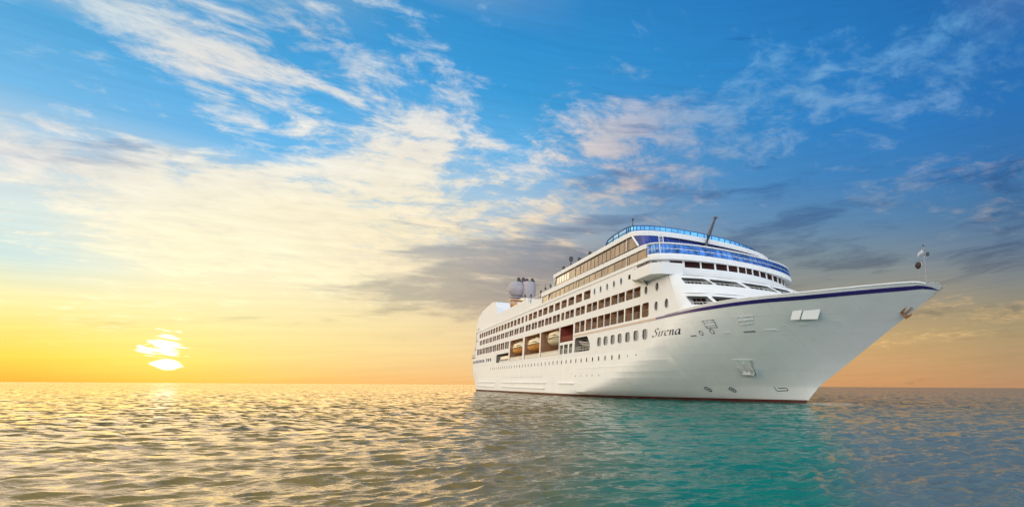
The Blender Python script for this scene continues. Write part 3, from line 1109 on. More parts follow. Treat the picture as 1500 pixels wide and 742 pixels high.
# stern ends of the decks
for xe, z0, z1 in ((STERN + 6, 10.6, 13.35), (STERN + 8, 13.35, 16.05), (STERN + 10, 16.05, 19.05)):
    wall.poly([(xe, -HB, z0), (xe, HB, z0), (xe, HB, z1), (xe, -HB, z1)])
wall.build('side_wall', WHITE, ship)

fw = MB()
# front wall with the slanting openings of the two cabin decks
def fpoly(pts):
    return pts


r1 = [[(-67, 14.75), (-45, 14.72), (-43.5, 14.85), (-48.5, 15.6), (-68.5, 15.62), (-69.3, 15.45)],
      [(-41, 14.75), (-22, 14.72), (-20.5, 14.85), (-26, 15.58), (-45, 15.6), (-46, 15.5)],
      [(-17.5, 14.75), (5, 14.72), (6.5, 14.85), (-1, 15.58), (-22, 15.6), (-23, 15.5)],
      [(10, 14.75), (26, 14.75), (27, 14.9), (20, 15.58), (4, 15.6), (3.5, 15.45)],
      [(31, 14.75), (52, 14.75), (53, 14.9), (46, 15.58), (26, 15.6), (25, 15.45)],
      [(56, 14.75), (70, 14.75), (72, 15.4), (66, 15.58), (52, 15.6), (51, 15.45)]]
r2 = [[(-69.5, 11.75), (-50, 11.72), (-48.5, 11.9), (-53.5, 12.9), (-71.5, 12.95), (-72.3, 12.75)],
      [(-46, 11.75), (-27, 11.72), (-25.5, 11.9), (-31, 12.9), (-50, 12.95), (-51, 12.75)],
      [(-22, 11.75), (22, 11.75), (20, 12.9), (-20, 12.9)],
      [(27, 11.75), (46, 11.75), (50, 12.9), (31, 12.9)],
      [(50, 11.75), (69, 11.75), (72, 12.9), (54, 12.9)]]
grid(fw, front, -90, 90, 10.0, 11.4, 60, 1)
strip(fw, front, -90, 90, 11.4, 13.35, r2, 1.0, 3.0)
grid(fw, front, -90, 90, 13.35, 14.4, 60, 2)
strip(fw, front, -90, 90, 14.4, 16.05, r1, 1.0, 3.0)
grid(fw, front, -90, 90, 16.05, 17.95, 60, 8)
BW = [(-48.6, -37.6), (-36.6, -27.6), (-26.4, -18.2), (-17.2, -9.6), (-8.6, -.9), (.2, 7.6), (8.6, 15.6), (16.6, 23.4), (24.6, 31.6), (32.8, 39.6), (40.8, 47.6), (49, 56), (57.5, 65)]
BW = [(-60.5, -50.2)] + BW
bwh = [rrect(a, b_, 18.14, 19.08, .08) for a, b_ in BW]
strip(fw, front, -90, 90, 17.95, 19.2, bwh, .6, 3.0)
fw.build('front_wall', WHITE, ship, 40, 'out')
for h in r1 + r2:
    o = recess(front, h, 1.3, 'balcony', paint('shelter_paint', (.52, .53, .52), .6, .06) if h is r1[0] else bpy.data.materials['shelter_paint'])
    u0, u1, z0, z1 = bbox(h)
    mb = MB()
    for k in range(3):
        a = u0 + (u1 - u0) * (0.10 + .21 * k)
        b_ = a + (u1 - u0) * .185
        mb.poly([front(a, z0 + .08, 1.24), front(b_, z0 + .08, 1.24), front(b_, z1 - .16, 1.24), front(a, z1 - .16, 1.24)])
    mb.build('window', BRIDGEG, o)
    mb = MB()
    mb.bar(front(u0 + 1.5, z0 + .42, .2), front(u1 - 1.0, z0 + .42, .2), .05)
    for k in range(1, 7):
        uu = u0 + 1 + (u1 - u0 - 2.5) * k / 7
        mb.bar(front(uu, z0, .2), front(uu, z0 + .42, .2), .035)
    mb.build('railing', WHITE, o)
for h in bwh:
    o = recess(front, h, .14, 'bridge_window', WHITE, back=False)
    pane(front, h, .12, 'glass', BRIDGEG, o)

# balconies, portholes and windows of the starboard side
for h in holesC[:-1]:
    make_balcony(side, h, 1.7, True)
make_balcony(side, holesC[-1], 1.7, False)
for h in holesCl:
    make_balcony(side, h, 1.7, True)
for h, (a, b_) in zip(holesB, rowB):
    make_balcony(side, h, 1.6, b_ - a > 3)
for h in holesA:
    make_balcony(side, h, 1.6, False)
for h in portA + portB + portC:
    o = recess(side, h, .18, 'porthole', SHADE, back=False)
    pane(side, h, .15, 'glass', PORTG, o)
    rim(side, h, .09, .05, 'frame', WHITE, o)
for h in winD + winDl:
    o = make_window(side, h, .07)
    if h in winD:
        u0, u1, z0, z1 = bbox(h)
        mb = MB()
        for k in (.36, .68):
            uu = u0 + (u1 - u0) * k
            mb.bar(side(uu, z0 + .03, .10), side(uu, z1 - .03, .10), .06)
        mb.build('mullion', WHITE, o)
o = recess(side, darkA, .6, 'vent_opening', DARK)
mb = MB()
mb.lathe([(0, -.25), (.2, -.25), (.26, .1), (.22, .16), (0, .16)], (-4.1, -HB - .3, 18.25), 12, 'x')
mb.tube([(-4.2, -HB, 17.9), (-4.2, -HB - .3, 18.1)], .05)
mb.build('floodlight', DARK, ship)

# ------------------------------------------------------------------ the lifeboat bays
def deep_bay(hole, depth, mat):
    u0, u1, z0, z1 = bbox(hole)
    o = recess(side, hole, depth, 'boat_bay', mat)
    return o


for k, (h, dm) in enumerate(zip(bays, (RECESS, RECESS, RECESS))):
    o = deep_bay(h, 4.3, dm)
    u0, u1, z0, z1 = bbox(h)
    mb = MB()
    mb.box(u0 + .02, u1 - .02, -HB + .10, -HB + .16, z0 + .86, z0 + .96)
    for q_ in range(1, 24):
        uu = u0 + (u1 - u0) * q_ / 24
        mb.box(uu - .05, uu + .05, -HB + .08, -HB + .18, z0 + .01, z0 + .87)
    mb.box(u0 + .02, u1 - .02, -HB + .12, -HB + .15, z0 + .12, z0 + .72)
    mb.build('promenade_railing', CREAM, o)
    for uu in (u0 + 2.0, u1 - 2.0):
        mb = MB()
        mb.tube([(uu, -HB + 4.1, z0 + .1), (uu, -HB + 3.9, z1 - 1.6), (uu, -HB + 2.6, z1 - .45), (uu, -HB + .9, z1 - .3)], [.22, .2, .18, .12], 6)
        mb.box(uu - .18, uu + .18, -HB + 1.55, -HB + 1.95, z1 - .9, z1 - .3)
        mb.build('davit', MAROON if k == 2 else CREAM, o)
    mb = MB()
    mb.box(u0 + 1, u1 - 1, -HB + 4.0, -HB + 4.2, z0 + .2, z0 + 2.2)
    mb.build('door', DOORG, o)
o = deep_bay(bay4, 3.6, MAROON)
u0, u1, z0, z1 = bbox(bay4)
for q_ in range(7):
    uu = u0 + .8 + q_ * 1.05
    mb = MB()
    mb.box(uu, uu + .75, -HB + 3.3, -HB + 3.5, z0 + 1.7, z1 - .35)
    mb.build('window', DOORG, o)
mb = MB()
for zz in (.35, .68, 1.0):
    mb.box(u0 + .02, u1 - .02, -HB + .12, -HB + .2, z0 + zz, z0 + zz + .07)
for q_ in range(1, 9):
    uu = u0 + (u1 - u0) * q_ / 9
    mb.box(uu - .03, uu + .03, -HB + .13, -HB + .19, z0 + .01, z0 + 1.0)
mb.build('railing', MAROON, o)
mb = MB()
for uu in (-37.8, -35.6, -33.4):
    mb.tube([(uu, -HB + 3.4, z0 + .2), (uu, -HB + 2.9, z1 - .8), (uu, -HB + 1.4, z1 - .3)], [.22, .2, .15], 6)
mb.build('davit', MAROON, o)
for h in sb:
    o = recess(side, h, 3.0, 'deck_opening', SHADE)
    u0, u1, z0, z1 = bbox(h)
    mb = MB()
    mb.bar((u0, -HB + .1, z0 + .95), (u1, -HB + .1, z0 + .95), .08)
    for q_ in (1, 2, 3):
        mb.bar((u0 + (u1 - u0) * q_ / 4, -HB + .1, z0), (u0 + (u1 - u0) * q_ / 4, -HB + .1, z0 + .95), .05)
    mb.build('railing', CREAM, o)
o = recess(side, bayL, 3.0, 'mooring_bay', SHADE)
mb = MB()
mb.box(-97.8, -85.3, -HB + .5, -HB + .7, 8.5, 9.35)
mb.box(-97.8, -85.3, -HB + .3, -HB + .4, 7.7, 8.1)
for q_ in range(11):
    mb.box(-97.6 + q_ * 1.2, -97.5 + q_ * 1.2, -HB + .2, -HB + .3, 7.66, 8.4)
mb.build('railing', CREAM, o)
o = recess(side, moor, 3.6, 'mooring_bay', SHADE)
mb = MB()
for a, b_ in (((-30.2, 8.55), (-23.0, 8.55)), ((-30.2, 8.1), (-22.8, 8.1))):
    mb.bar((a[0], -HB + .1, a[1]), (b_[0], -HB + .1, b_[1]), .06)
for q_ in range(9):
    mb.bar((-29.9 + q_ * .85, -HB + .1, 7.66), (-29.9 + q_ * .85, -HB + .1, 8.55), .05)
mb.build('railing', CREAM, o)
mb = MB()
mb.lathe([(0, -.7), (.62, -.7), (.62, -.55), (.3, -.5), (.3, .5), (.62, .55), (.62, .7), (0, .7)], (-28.6, -HB + 1.6, 8.55), 14, 'x')
mb.box(-29.6, -27.7, -HB + 1.0, -HB + 2.2, 7.66, 7.95)
mb.box(-27.6, -27.0, -HB + 1.2, -HB + 2.0, 7.66, 8.7)
mb.build('winch', DARK, o)
mb = MB()
mb.tube([(-29.9, -HB + 1.0, 7.7), (-28.9, -HB + .7, 9.6), (-26.5, -HB + .5, 10.0)], [.16, .14, .1], 6)
mb.tube([(-24.0, -HB + 1.0, 7.7), (-24.6, -HB + .7, 9.4), (-26.5, -HB + .5, 10.0)], [.16, .14, .1], 6)
mb.build('davit', DARK, o)

# ------------------------------------------------------------------ decks, bands of glass and roofs above
def slab(name, outline_pts, z0, z1, mat, aft, parent=None, half=None, bevel=0.0):
    """flat deck: curved front outline (starboard to port), straight sides back to x = aft"""
    half = half or max(abs(p[1]) for p in outline_pts)
    pts = [(aft, -half)] + list(outline_pts) + [(aft, half)]
    mb = MB()
    rings = [[(p[0], p[1], z0) for p in pts], [(p[0], p[1], z1) for p in pts]]
    mb.loft(rings, True)
    mb.poly([(p[0], p[1], z1) for p in pts])
    mb.poly([(p[0], p[1], z0) for p in pts][::-1])
    return mb.build(name, mat, parent or ship, 30, True)


# bridge roof and pool deck
slab('pool_deck', se_outline(-.4, 5.35, 12.86, 2.0), 19.06, 19.55, WHITE, STERN + 10.5)
mb = MB()
o1 = se_outline(-.4, 5.35, 12.86, 2.0)
o2 = se_outline(-.5, 5.0, 12.84, 2.0)
mb.loft([[(p[0], p[1], 19.55) for p in o1], [(p[0], p[1], 19.9) for p in o2]], False)
mb.loft([[(p[0], p[1], 19.9) for p in o2], [(p[0] - .5, p[1] * .96, 19.9) for p in o2]], False)
mb.build('bridge_brow', WHITE, ship, 30)

# windscreen round the front of the pool deck: raked blue panes between posts
wb, wt = se_outline(-.55, 4.85, 12.8, 2.05, 44), se_outline(-.95, 4.05, 12.7, 2.05, 44)
mb = MB()
mb.loft([[(p[0], p[1], 19.9) for p in wb], [(p[0], p[1], 21.36) for p in wt]], False)
mb.loft([[(p[0] - .06, p[1] * .995, 21.36) for p in wt], [(p[0] - .06, p[1] * .995, 19.9) for p in wb]], False)
ws = mb.build('windscreen', BLUEG, ship)
mb = MB()
for k in range(1, 44):
    mb.bar((wb[k][0] + .03, wb[k][1], 19.9), (wt[k][0] + .03, wt[k][1], 21.4), .065)
mb.build('mullion', BLUEF, ws)
mb = MB()
mb.tube([(p[0], p[1], 21.45) for p in wt], .12, 6)
for k in range(44):
    pass
mb.tube([((a[0] + b_[0]) / 2, (a[1] + b_[1]) / 2, 20.62) for a, b_ in zip(wb, wt)], .05, 5)
mb.build('top_rail', WHITE, ws)
# side glass of the pool deck
for sg in (-1, 1):
    Y = sg * 12.72
    mb = MB()
    mb.poly([(-49.0, Y, 19.56), (-.6, Y, 19.56), (-.9, Y, 20.95), (-47.0, Y, 20.95)])
    mb.poly([(-49.0, Y - sg * .05, 19.56), (-.6, Y - sg * .05, 19.56), (-.9, Y - sg * .05, 20.95), (-47.0, Y - sg * .05, 20.95)])
    o = mb.build('side_glass', BRONZE, ship)
    for a, b_ in [(-46.54 + 2.83 * k, -46.46 + 2.83 * k) for k in range(17)] + [(-31.3, -31.0), (-7.8, -7.5)]:
        mb = MB()
        mb.box(a, b_, Y - .06 - .02 * (b_ - a > .2), Y + .06 + .02 * (b_ - a > .2), 19.56, 20.95)
        mb.build('mullion', STONE, o)
    mb = MB()
    mb.poly([(-53.5, Y, 19.56), (-49.5, Y, 19.56), (-48.2, Y, 20.95), (-53.5, Y, 20.95)])
    mb.poly([(-53.5, Y - sg * .05, 19.56), (-49.5, Y - sg * .05, 19.56), (-48.2, Y - sg * .05, 20.95), (-53.5, Y - sg * .05, 20.95)])
    mb.build('side_glass', BRONZE, ship)
    mb = MB()
    mb.box(-49.55, -48.95, Y - .1, Y + .1, 19.55, 21.0)
    mb.box(-54.1, -53.5, Y - .1, Y + .1, 19.55, 21.0)
    mb.build('deck_post', WHITE, ship)
# deck above
up = [(-2.9, -12.9)] + [(p[0], p[1]) for p in se_outline(-2.9, 1.2, 12.2, 2.2)] + [(-2.9, 12.9)]
mb = MB()
pts = [(-54, -12.9), (-2.4, -12.9), (-.9, -12.78), (-.9, 12.78), (-2.4, 12.9), (-54, 12.9)]
mb.loft([[(p[0], p[1], 20.96) for p in pts], [(p[0] - .25 * (p[0] > -10), p[1], 21.62 if p[0] > -3 else 21.95) for p in pts]], True)
mb.poly([(p[0] - .25 * (p[0] > -10), p[1], 21.62 if p[0] > -3 else 21.95) for p in pts])
mb.poly([(p[0], p[1], 20.96) for p in pts][::-1])
mb.build('sun_deck', WHITE, ship, 30)
# upper glass
fo_b, fo_t = se_outline(-3.9, -.9, 12.7, 2.3, 36), se_outline(-6.3, -2.0, 12.7, 2.3, 36)
mb = MB()
mb.loft([[(p[0], p[1], 21.6) for p in fo_b], [(p[0], p[1], 23.75) for p in fo_t]], False)
lg = mb.build('lounge_front_glass', DEEPG, ship)
mb = MB()
for k in range(2, 36, 2):
    mb = MB()
    mb.bar((fo_b[k][0] + .03, fo_b[k][1], 21.6), (fo_t[k][0] + .03, fo_t[k][1], 23.75), .05)
    mb.build('mullion', BLUEF, lg)
for sg in (-1, 1):
    Y = sg * 12.7
    mb = MB()
    mb.poly([(-45.4, Y, 21.95), (-3.95, Y, 21.95), (-6.3, Y, 23.78), (-44.0, Y, 23.78)])
    mb.poly([(-45.4, Y - sg * .05, 21.95), (-3.95, Y - sg * .05, 21.95), (-6.3, Y - sg * .05, 23.78), (-44.0, Y - sg * .05, 23.78)])
    o = mb.build('side_glass', BRONZE, ship)
    for a, b_ in [(-28.93 + 1.8 * k, -28.87 + 1.8 * k) for k in range(13)] + [(-31.95, -31.6), (-8.1, -7.75)]:
        mb = MB()
        mb.box(a, b_, Y - .06 - .03 * (b_ - a > .2), Y + .06 + .03 * (b_ - a > .2), 21.94, 23.79)
        mb.build('mullion', STONE, o)
    for k in range(5):
        mb = MB()
        mb.box(-42.9 + 1.6 * k, -41.9 + 1.6 * k, Y + sg * .02 - .02, Y + sg * .02 + .02, 22.2, 23.45)
        mb.build('window', PALEG, o)
    mb = MB()
    mb.tube([(-45.6, Y, 21.9), (-44.1, Y, 24.2)], .3, 4)
    mb.tube([(-3.8, Y, 21.9), (-6.2, Y, 23.9)], .18, 4)
    mb.build('corner_post', WHITE, ship)
# roof of the lounge
rf = se_outline(-7.0, -1.7, 12.95, 2.3)
mb = MB()
pts = [(-45.2, -12.95), (-26, -12.95)] + rf + [(-26, 12.95), (-45.2, 12.95)]
zt = lambda p: 24.45 if p[0] > -40 else 24.5
mb.loft([[(p[0], p[1], 23.78) for p in pts], [(p[0], p[1], 24.35) for p in pts], [(p[0] - .35 * (p[0] > -20), p[1] * .985, 24.62) for p in pts]], True)
mb.poly([(p[0] - .35 * (p[0] > -20), p[1] * .985, 24.62) for p in pts])
mb.poly([(p[0], p[1], 23.78) for p in pts][::-1])
mb.build('lounge_roof', WHITE, ship, 30, True)
# glass fence on the roof
rl = [(-18.2, -12.2), (-17.2, -12.2), (-14.9, -12.2), (-12.6, -12.2)] + se_outline(-9.6, -4.3, 12.2, 2.2, 34) + [(-12.6, 12.2), (-14.9, 12.2), (-17.2, 12.2), (-18.2, 12.2)]
zr = [24.9, 25.75] + [26.05] * (len(rl) - 4) + [25.75, 24.9]
mb = MB()
mb.loft([[(p[0], p[1], 24.66) for p in rl], [(p[0], p[1], z_ - .05) for p, z_ in zip(rl, zr)]], False)
gl = mb.build('roof_windscreen', glass('rail_glass', (0.10, 0.34, 0.62), .06, .9, .3), ship)
for p, z_ in zip(rl, zr):
    mb = MB()
    mb.bar((p[0] + .03, p[1] * 1.003, 24.6), (p[0] + .03, p[1] * 1.003, z_ + .02), .10)
    mb.build('rail_post', BLUEF, gl)
mb = MB()
mb.tube([(p[0], p[1] * 1.003, z_) for p, z_ in zip(rl, zr)], .075, 6)
mb.tube([(p[0] + .02, p[1] * 1.004, (z_ + 24.66) / 2) for p, z_ in zip(rl, zr)], .035, 5)
mb.build('rail', BLUEF, gl)

# bridge wings
for sg in (-1, 1):
    if sg > 0:
        continue
    pl = [(-2.0, sg * 12.76), (-2.0, sg * 14.55), (4.3, sg * 14.6), (5.7, sg * 13.7), (6.75, sg * 11.2), (4.0, sg * 9.5), (2.0, sg * 12.0)]
    mb = MB()
    cen = (2.5, sg * 12.6)
    inner = [(cen[0] + (p[0] - cen[0]) * .95, cen[1] + (p[1] - cen[1]) * .95) for p in pl]
    low = [(p[0] + (1.6 if p[0] < -1 else 0), p[1]) for p in pl]
    mb.loft([[(p[0], p[1], 16.12) for p in low], [(p[0], p[1], 16.45) for p in pl], [(p[0], p[1], 17.62) for p in pl], [(p[0], p[1], 17.62) for p in inner], [(p[0], p[1], 16.7) for p in inner]], True, True, True)
    wg = mb.build('bridge_wing', WHITE, ship, 30, True)
    mb = MB()
    mb.poly([(-5.0, sg * 12.78, 16.9), (-2.0, sg * 12.78, 16.9), (-2.0, sg * 14.3, 16.5), (-3.2, sg * 13.3, 16.6)])
    mb.poly([(-5.0, sg * 12.78, 16.9), (-2.0, sg * 12.78, 16.05), (-.4, sg * 14.2, 16.12), (-2.0, sg * 14.4, 16.5)])
    mb.loft([[(-5.2, sg * 12.78, 16.95), (-2.0, sg * 12.78, 16.0), (-.4, sg * 12.78, 15.6)], [(-3.0, sg * 13.4, 16.9), (-.9, sg * 13.9, 16.3), (.8, sg * 14.2, 16.12)]], False)
    mb.build('bracket', WHITE, wg)
    mb = MB()
    for p in [(-1.6, 14.2), (0, 14.25), (1.6, 14.25), (3.2, 14.25), (4.6, 13.7), (5.4, 12.8)]:
        mb.bar((p[0], sg * p[1], 17.6), (min(p[0] - .9, .6), sg * min(p[1] - 1.2, 12.7), 19.04), .06)
    mb.build('wing_post', GREY, wg)
    mb = MB()
    mb.box(-3.9, .2, sg * 12.78 - .03, sg * 12.78 + .03, 17.75, 19.0)
    mb.build('wing_window', BRIDGEG, wg)
    mb = MB()
    mb.box(1.2, 1.8, sg * 13.9 - .3, sg * 13.9 + .3, 16.7, 18.0)
    mb.box(3.0, 3.5, sg * 13.6 - .3, sg * 13.6 + .3, 16.7, 18.2)
    mb.build('control_console', DARK, wg)
# hand rail and ladder at the windscreen corner
mb = MB()
cx_, cy_ = 1.35, -11.6
for dxx in (-.22, .22):
    mb.tube([(cx_ + .2, cy_ + dxx * 1.4, 19.9), (cx_ - .5, cy_ + dxx * 1.4, 22.9)], .06, 5)
for k in range(9):
    zz = 20.1 + k * .32
    xx = cx_ + .2 - .7 * (zz - 19.9) / 3
    mb.tube([(xx, cy_ - .31, zz), (xx, cy_ + .31, zz)], .04, 4)
mb.build('ladder', WHITE, ship)

# raked mast at the front of the roof
mb = MB()
mb.tube([(-1.9, -2.6, 23.1), (-1.2, -2.5, 24.9), (-.2, -2.4, 26.5), (.35, -2.35, 27.3)], [.42, .32, .20, .15], 8)
mb.box(.12, .62, -2.6, -2.1, 27.2, 27.42)
mb.build('raked_mast', paint('mast_paint', (.10, .11, .14), .5, .15), ship, 40)
# lamps and aerials along the roof edge
def aerial(x, y, z, h, r=.05, head=True):
    mb = MB()
    mb.tube([(x, y, z), (x, y, z + h)], [r * 1.4, r * .7], 6)
    if head:
        mb.lathe([(0, 0), (r * 3, 0), (r * 3.4, r * 5), (r * 2, r * 7), (0, r * 7)], (x, y, z + h * .72), 8)
    mb.build('aerial', DARK, ship)


aerial(-35.6, -12.4, 24.6, 1.6, .12)
aerial(-40.5, -12.3, 24.6, .5, .09)
aerial(-31.0, -12.3, 24.6, .45, .09)
aerial(-25.3, -12.3, 24.6, .45, .09)
aerial(-8.0, -11.9, 26.0, 1.2, .05)
aerial(-16.5, -4.0, 24.6, 5.2, .04, False)
aerial(-25.0, 0.0, 24.6, 6.0, .04, False)
for x, h in ((-56, 3.2), (-60, 2.0), (-64, 4.2), (-69, 2.4), (-75, 3.4)):
    aerial(x, -11.5 + (x % 3), 21.6, h, .07)

# aft: white screens, restaurant block, funnel and domes
for sg in (-1, 1):
    Y = sg * 12.6
    mb = MB()
    mb.box(-105.5, -66.2, Y - .12, Y + .12, 19.56, 22.3)
    mb.box(-66.2, -54.1, Y - .10, Y + .10, 19.56, 20.9)
    for k in range(14):
        mb.box(-104 + k * 2.8, -103.8 + k * 2.8, Y + sg * .12 - .03, Y + sg * .12 + .03, 19.6, 22.25)
    mb.build('screen_wall', WHITE, ship)
    mb = MB()
    mb.tube([(-105, Y, 22.42), (-54, Y, 21.75)], .1, 6)
    for k in range(26):
        uu = -104 + k * 1.95
        mb.bar((uu, Y, 21.0), (uu, Y, 22.42 - (uu + 105) * .0131), .06)
    mb.build('top_rail', CREAM, ship)
mb = MB()
pr = [(-139.5, 19.55), (-139.5, 22.6), (-136.5, 24.6), (-128, 26.2), (-112, 27.1), (-107.2, 26.6), (-105.6, 24.8), (-105.6, 19.55)]
ring = lambda y: [(p[0], y, p[1]) for p in pr]
mb.loft([ring(-12.4), ring(-8.6)], True, True, True)
mb.box(-138, -108, -8.6, 12.4, 19.55, 22.4)
mb.build('restaurant_block', WHITE, ship, 30, True)
mb = MB()
mb.tube([(-122, -6, 27), (-122, -6, 27.6)], 1, 6)
# funnel with casing, satellite dome and exhausts
fun = MB()
rings = []
for z, x0, x1, hw in ((19.5, -131, -108, 5.2), (26.0, -130, -109.5, 4.6), (29.6, -127, -112, 4.0), (30.2, -126.5, -112.5, 3.9), (36.0, -125, -114.5, 3.7), (36.9, -124.5, -115, 3.4)):
    rings.append([(x0, -hw * .8, z), (x0 + 1.2, -hw, z), (x1 - 1.6, -hw, z), (x1, -hw * .7, z), (x1, hw * .7, z), (x1 - 1.6, hw, z), (x0 + 1.2, hw, z), (x0, hw * .8, z)])
fun.loft(rings[:3], True, True, True)
fo_ = fun.build('funnel', CREAM, ship, 30, True)
mb = MB()
for (x, y, hh_) in ((-121.5, -3.2, 1.9), (-118.6, -2.4, 1.5), (-121.5, -.6, 1.9), (-118.5, .4, 1.6)):
    mb.tube([(x, y, 35.2), (x, y, 36.6), (x - .6, y, 35.7 + hh_)], [.65, .7, .5], 10)
mb.build('exhaust_pipe', DARK, fo_, 40)
mb = MB()
rb = []
for z, s_ in ((30.3, .82), (31.2, .97), (33.5, 1.0), (35.0, .96), (35.9, .84)):
    rb.append([(-119 + 4.2 * s_ * math.cos(a), -.8 + 2.3 * s_ * math.sin(a), z) for a in np.linspace(0, 2 * math.pi, 20, endpoint=False)])
mb.loft(rb, True, True, True)
mb.tube([(-119, -.8, 29.4), (-119, -.8, 30.4)], 1.9, 14)
mb.build('funnel_top', MAUVE, fo_, 50)
mb = MB()
prof = [(0.02, -4.3)] + [(2.9 * math.cos(R(a)) ** .8, 2.7 * math.sin(R(a)) - .8) for a in range(-75, 85, 10)] + [(0.02, 1.8)]
mb.lathe([(max(r_, .02), z) for r_, z in prof[1:]], (-119.5, -4.0, 34.1), 24)
mb.tube([(-119.5, -4.0, 26.9), (-119.5, -4.0, 30.6)], [1.5, 1.1], 12)
mb.lathe([(1.2, 0), (2.3, 0), (2.3, .25), (1.2, .25)], (-119.5, -4.0, 30.35), 20)
mb.build('satellite_dome', MAUVE, ship, 50)
mb = MB()
for x, y in ((-111, -7.5), (-108.5, -7.5), (-111, -4), (-108.5, -4)):
    mb.bar((x, y, 24.5), (x, y, 27.9), .2)
mb.box(-111.5, -107.8, -8, -3.6, 27.9, 28.1)
mb.box(-111.5, -107.8, -7.4, -4.2, 25.0, 26.9)
mb.build('deck_house', ORANGE, ship)  # orange paint carries the yellow light that falls on this house
# stern terraces, posts and rails
st_ = MB()
for xe, z in ((STERN + .1, 10.6), (STERN + 6.1, 13.35), (STERN + 8.1, 16.05)):
    st_.box(xe, xe + 8.4, -HB + .05, HB - .05, z - .12, z + .02)
st_.build('stern_deck', TEAK, ship)
for xe, z, ln in ((STERN + .2, 10.62, 5.8), (STERN + 6.2, 13.37, 2), (STERN + 8.2, 16.07, 2), (STERN + 10.2, 19.57, 2)):
    mb = MB()
    for sg in (-1, 1):
        for zz in (.4, .75, 1.1):
            mb.bar((xe, sg * (HB - .15), z + zz), (xe + ln, sg * (HB - .15), z + zz), .06)
        for k in range(5):
            mb.bar((xe + ln * k / 4, sg * (HB - .15), z), (xe + ln * k / 4, sg * (HB - .15), z + 1.1), .07)
    for zz in (.4, .75, 1.1):
        mb.bar((xe, -HB + .15, z + zz), (xe, HB - .15, z + zz), .06)
    for k in range(14):
        yy = -HB + .15 + (2 * HB - .3) * k / 13
        mb.bar((xe, yy, z), (xe, yy, z + 1.1), .07)
    mb.build('stern_railing', CREAM, ship)
mb = MB()
for x, h in ((STERN + 4.6, 9.5), (STERN + 6.5, 11.5)):
    mb.tube([(x, -HB + .6, 13.3 if x > STERN + 6 else 10.6), (x, -HB + .6, 10.6 + h)], .14, 6)
    mb.box(x - .5, x + .5, -HB + .5, -HB + .7, 10.2 + h, 10.5 + h)
mb.build('stern_mast', CREAM, ship)

# ------------------------------------------------------------------ bow: openings, marks, name, mast
def hpanel(name, pts, mat, d=-.02, parent=None, th=.05):
    mb = MB()
    mb.loft([[side(u, z, .02) for u, z in pts], [side(u, z, d) for u, z in pts]], True)
    mb.poly([side(u, z, d) for u, z in pts])
    return mb.build(name, mat, parent or ship)


def framed(name, pts, back, bars, barmat, fr=WHITE):
    o = hpanel(name, pts, back, -.015)
    mb = MB()
    n = len(pts)
    cu, cz = sum(p[0] for p in pts) / n, sum(p[1] for p in pts) / n
    ins = [(cu + (u - cu) * .9, cz + (z - cz) * .86) for u, z in pts]
    mb.loft([[side(u, z, .0) for u, z in pts], [side(u, z, -.09) for u, z in pts], [side(u, z, -.09) for u, z in ins], [side(u, z, -.0) for u, z in ins]], True)
    mb.build('frame', fr, o)
    if bars:
        mb = MB()
        for a, b_ in bars:
            mb.bar(side(a[0], a[1], -.07), side(b_[0], b_[1], -.07), .09)
        mb.build('grating', barmat, o)
    return o


framed('fairlead_opening', [(13.1, 9.48), (14.94, 9.53), (14.85, 8.64), (13.3, 8.62)], DARK,
       [((13.2, 9.25), (14.9, 9.3)), ((13.25, 8.95), (14.85, 9.0)), ((13.8, 8.64), (13.65, 9.5)), ((14.35, 8.64), (14.3, 9.5))], WHITE, GREY)
framed('fairlead_opening', [(18.04, 9.61), (20.07, 9.63), (19.44, 8.82), (17.73, 8.68)], HULLW,
       [((17.9, 9.18), (19.75, 9.24)), ((18.35, 8.75), (18.65, 9.6)), ((18.95, 8.8), (19.3, 9.6))], WHITE)
# the bright opening: very white panels added to stand for light seen through it
o = hpanel('hatch', [(24.31, 9.79), (26.84, 9.93), (26.32, 8.98), (23.78, 8.98)], WHITE, -.015)
mb = MB()
for u0, u1 in ((24.3, 25.2), (25.28, 26.8)):
    a0, a1 = side(u0, 9.86, -.02), side(u1, 9.93, -.02)
    l0, l1 = (u0 - .45, side(u0, 9.86)[1] + .06, 9.02), (u1 - .5, side(u1, 9.93)[1] + .06, 9.02)
    mb.poly([a0, a1, l1, l0])
    mb.poly([(p[0], p[1] + .05, p[2] - .06) for p in (l0, l1, a1, a0)])
mb.build('bright_panel', paint('bright_opening_paint', (.90, .90, .90), .3, .01), o)
# folded steps, scuppers and small fittings in a row
for u, z, w_ in ((10.7, 7.91, .9), (15.63, 8.01, .8), (18.3, 8.05, 1.3), (20.6, 8.13, 1.2), (24.25, 8.54, .8)):
    mb = MB()
    mb.loft([[side(u - w_ / 2, z + .07, .01), side(u + w_ / 2, z + .1, .01), side(u + w_ / 2, z - .06, .01), side(u - w_ / 2, z - .09, .01)],
             [side(u - w_ / 2, z + .07, -.08), side(u + w_ / 2, z + .1, -.08), side(u + w_ / 2, z - .06, -.08), side(u - w_ / 2, z - .09, -.08)]], True, False, True)
    mb.build('scupper', GREY if u in (10.7, 18.3) else WHITE, ship)
for u, z in ((12.08, 8.17), (13.75, 8.27), (22.35, 8.34), (25.07, 8.59), (27.18, 8.59)):
    mb = MB()
    n = 16
    P = [[(u + r_ * math.cos(2 * math.pi * k / n), z + r_ * math.sin(2 * math.pi * k / n)) for k in range(n)] for r_ in (.30, .20)]
    mb.loft([[side(a, b_, -.0) for a, b_ in P[0]], [side(a, b_, -.05) for a, b_ in P[0]], [side(a, b_, -.05) for a, b_ in P[1]], [side(a, b_, .0) for a, b_ in P[1]]], True)
    mb.build('fairlead', WHITE if u > 20 else GREY, ship)

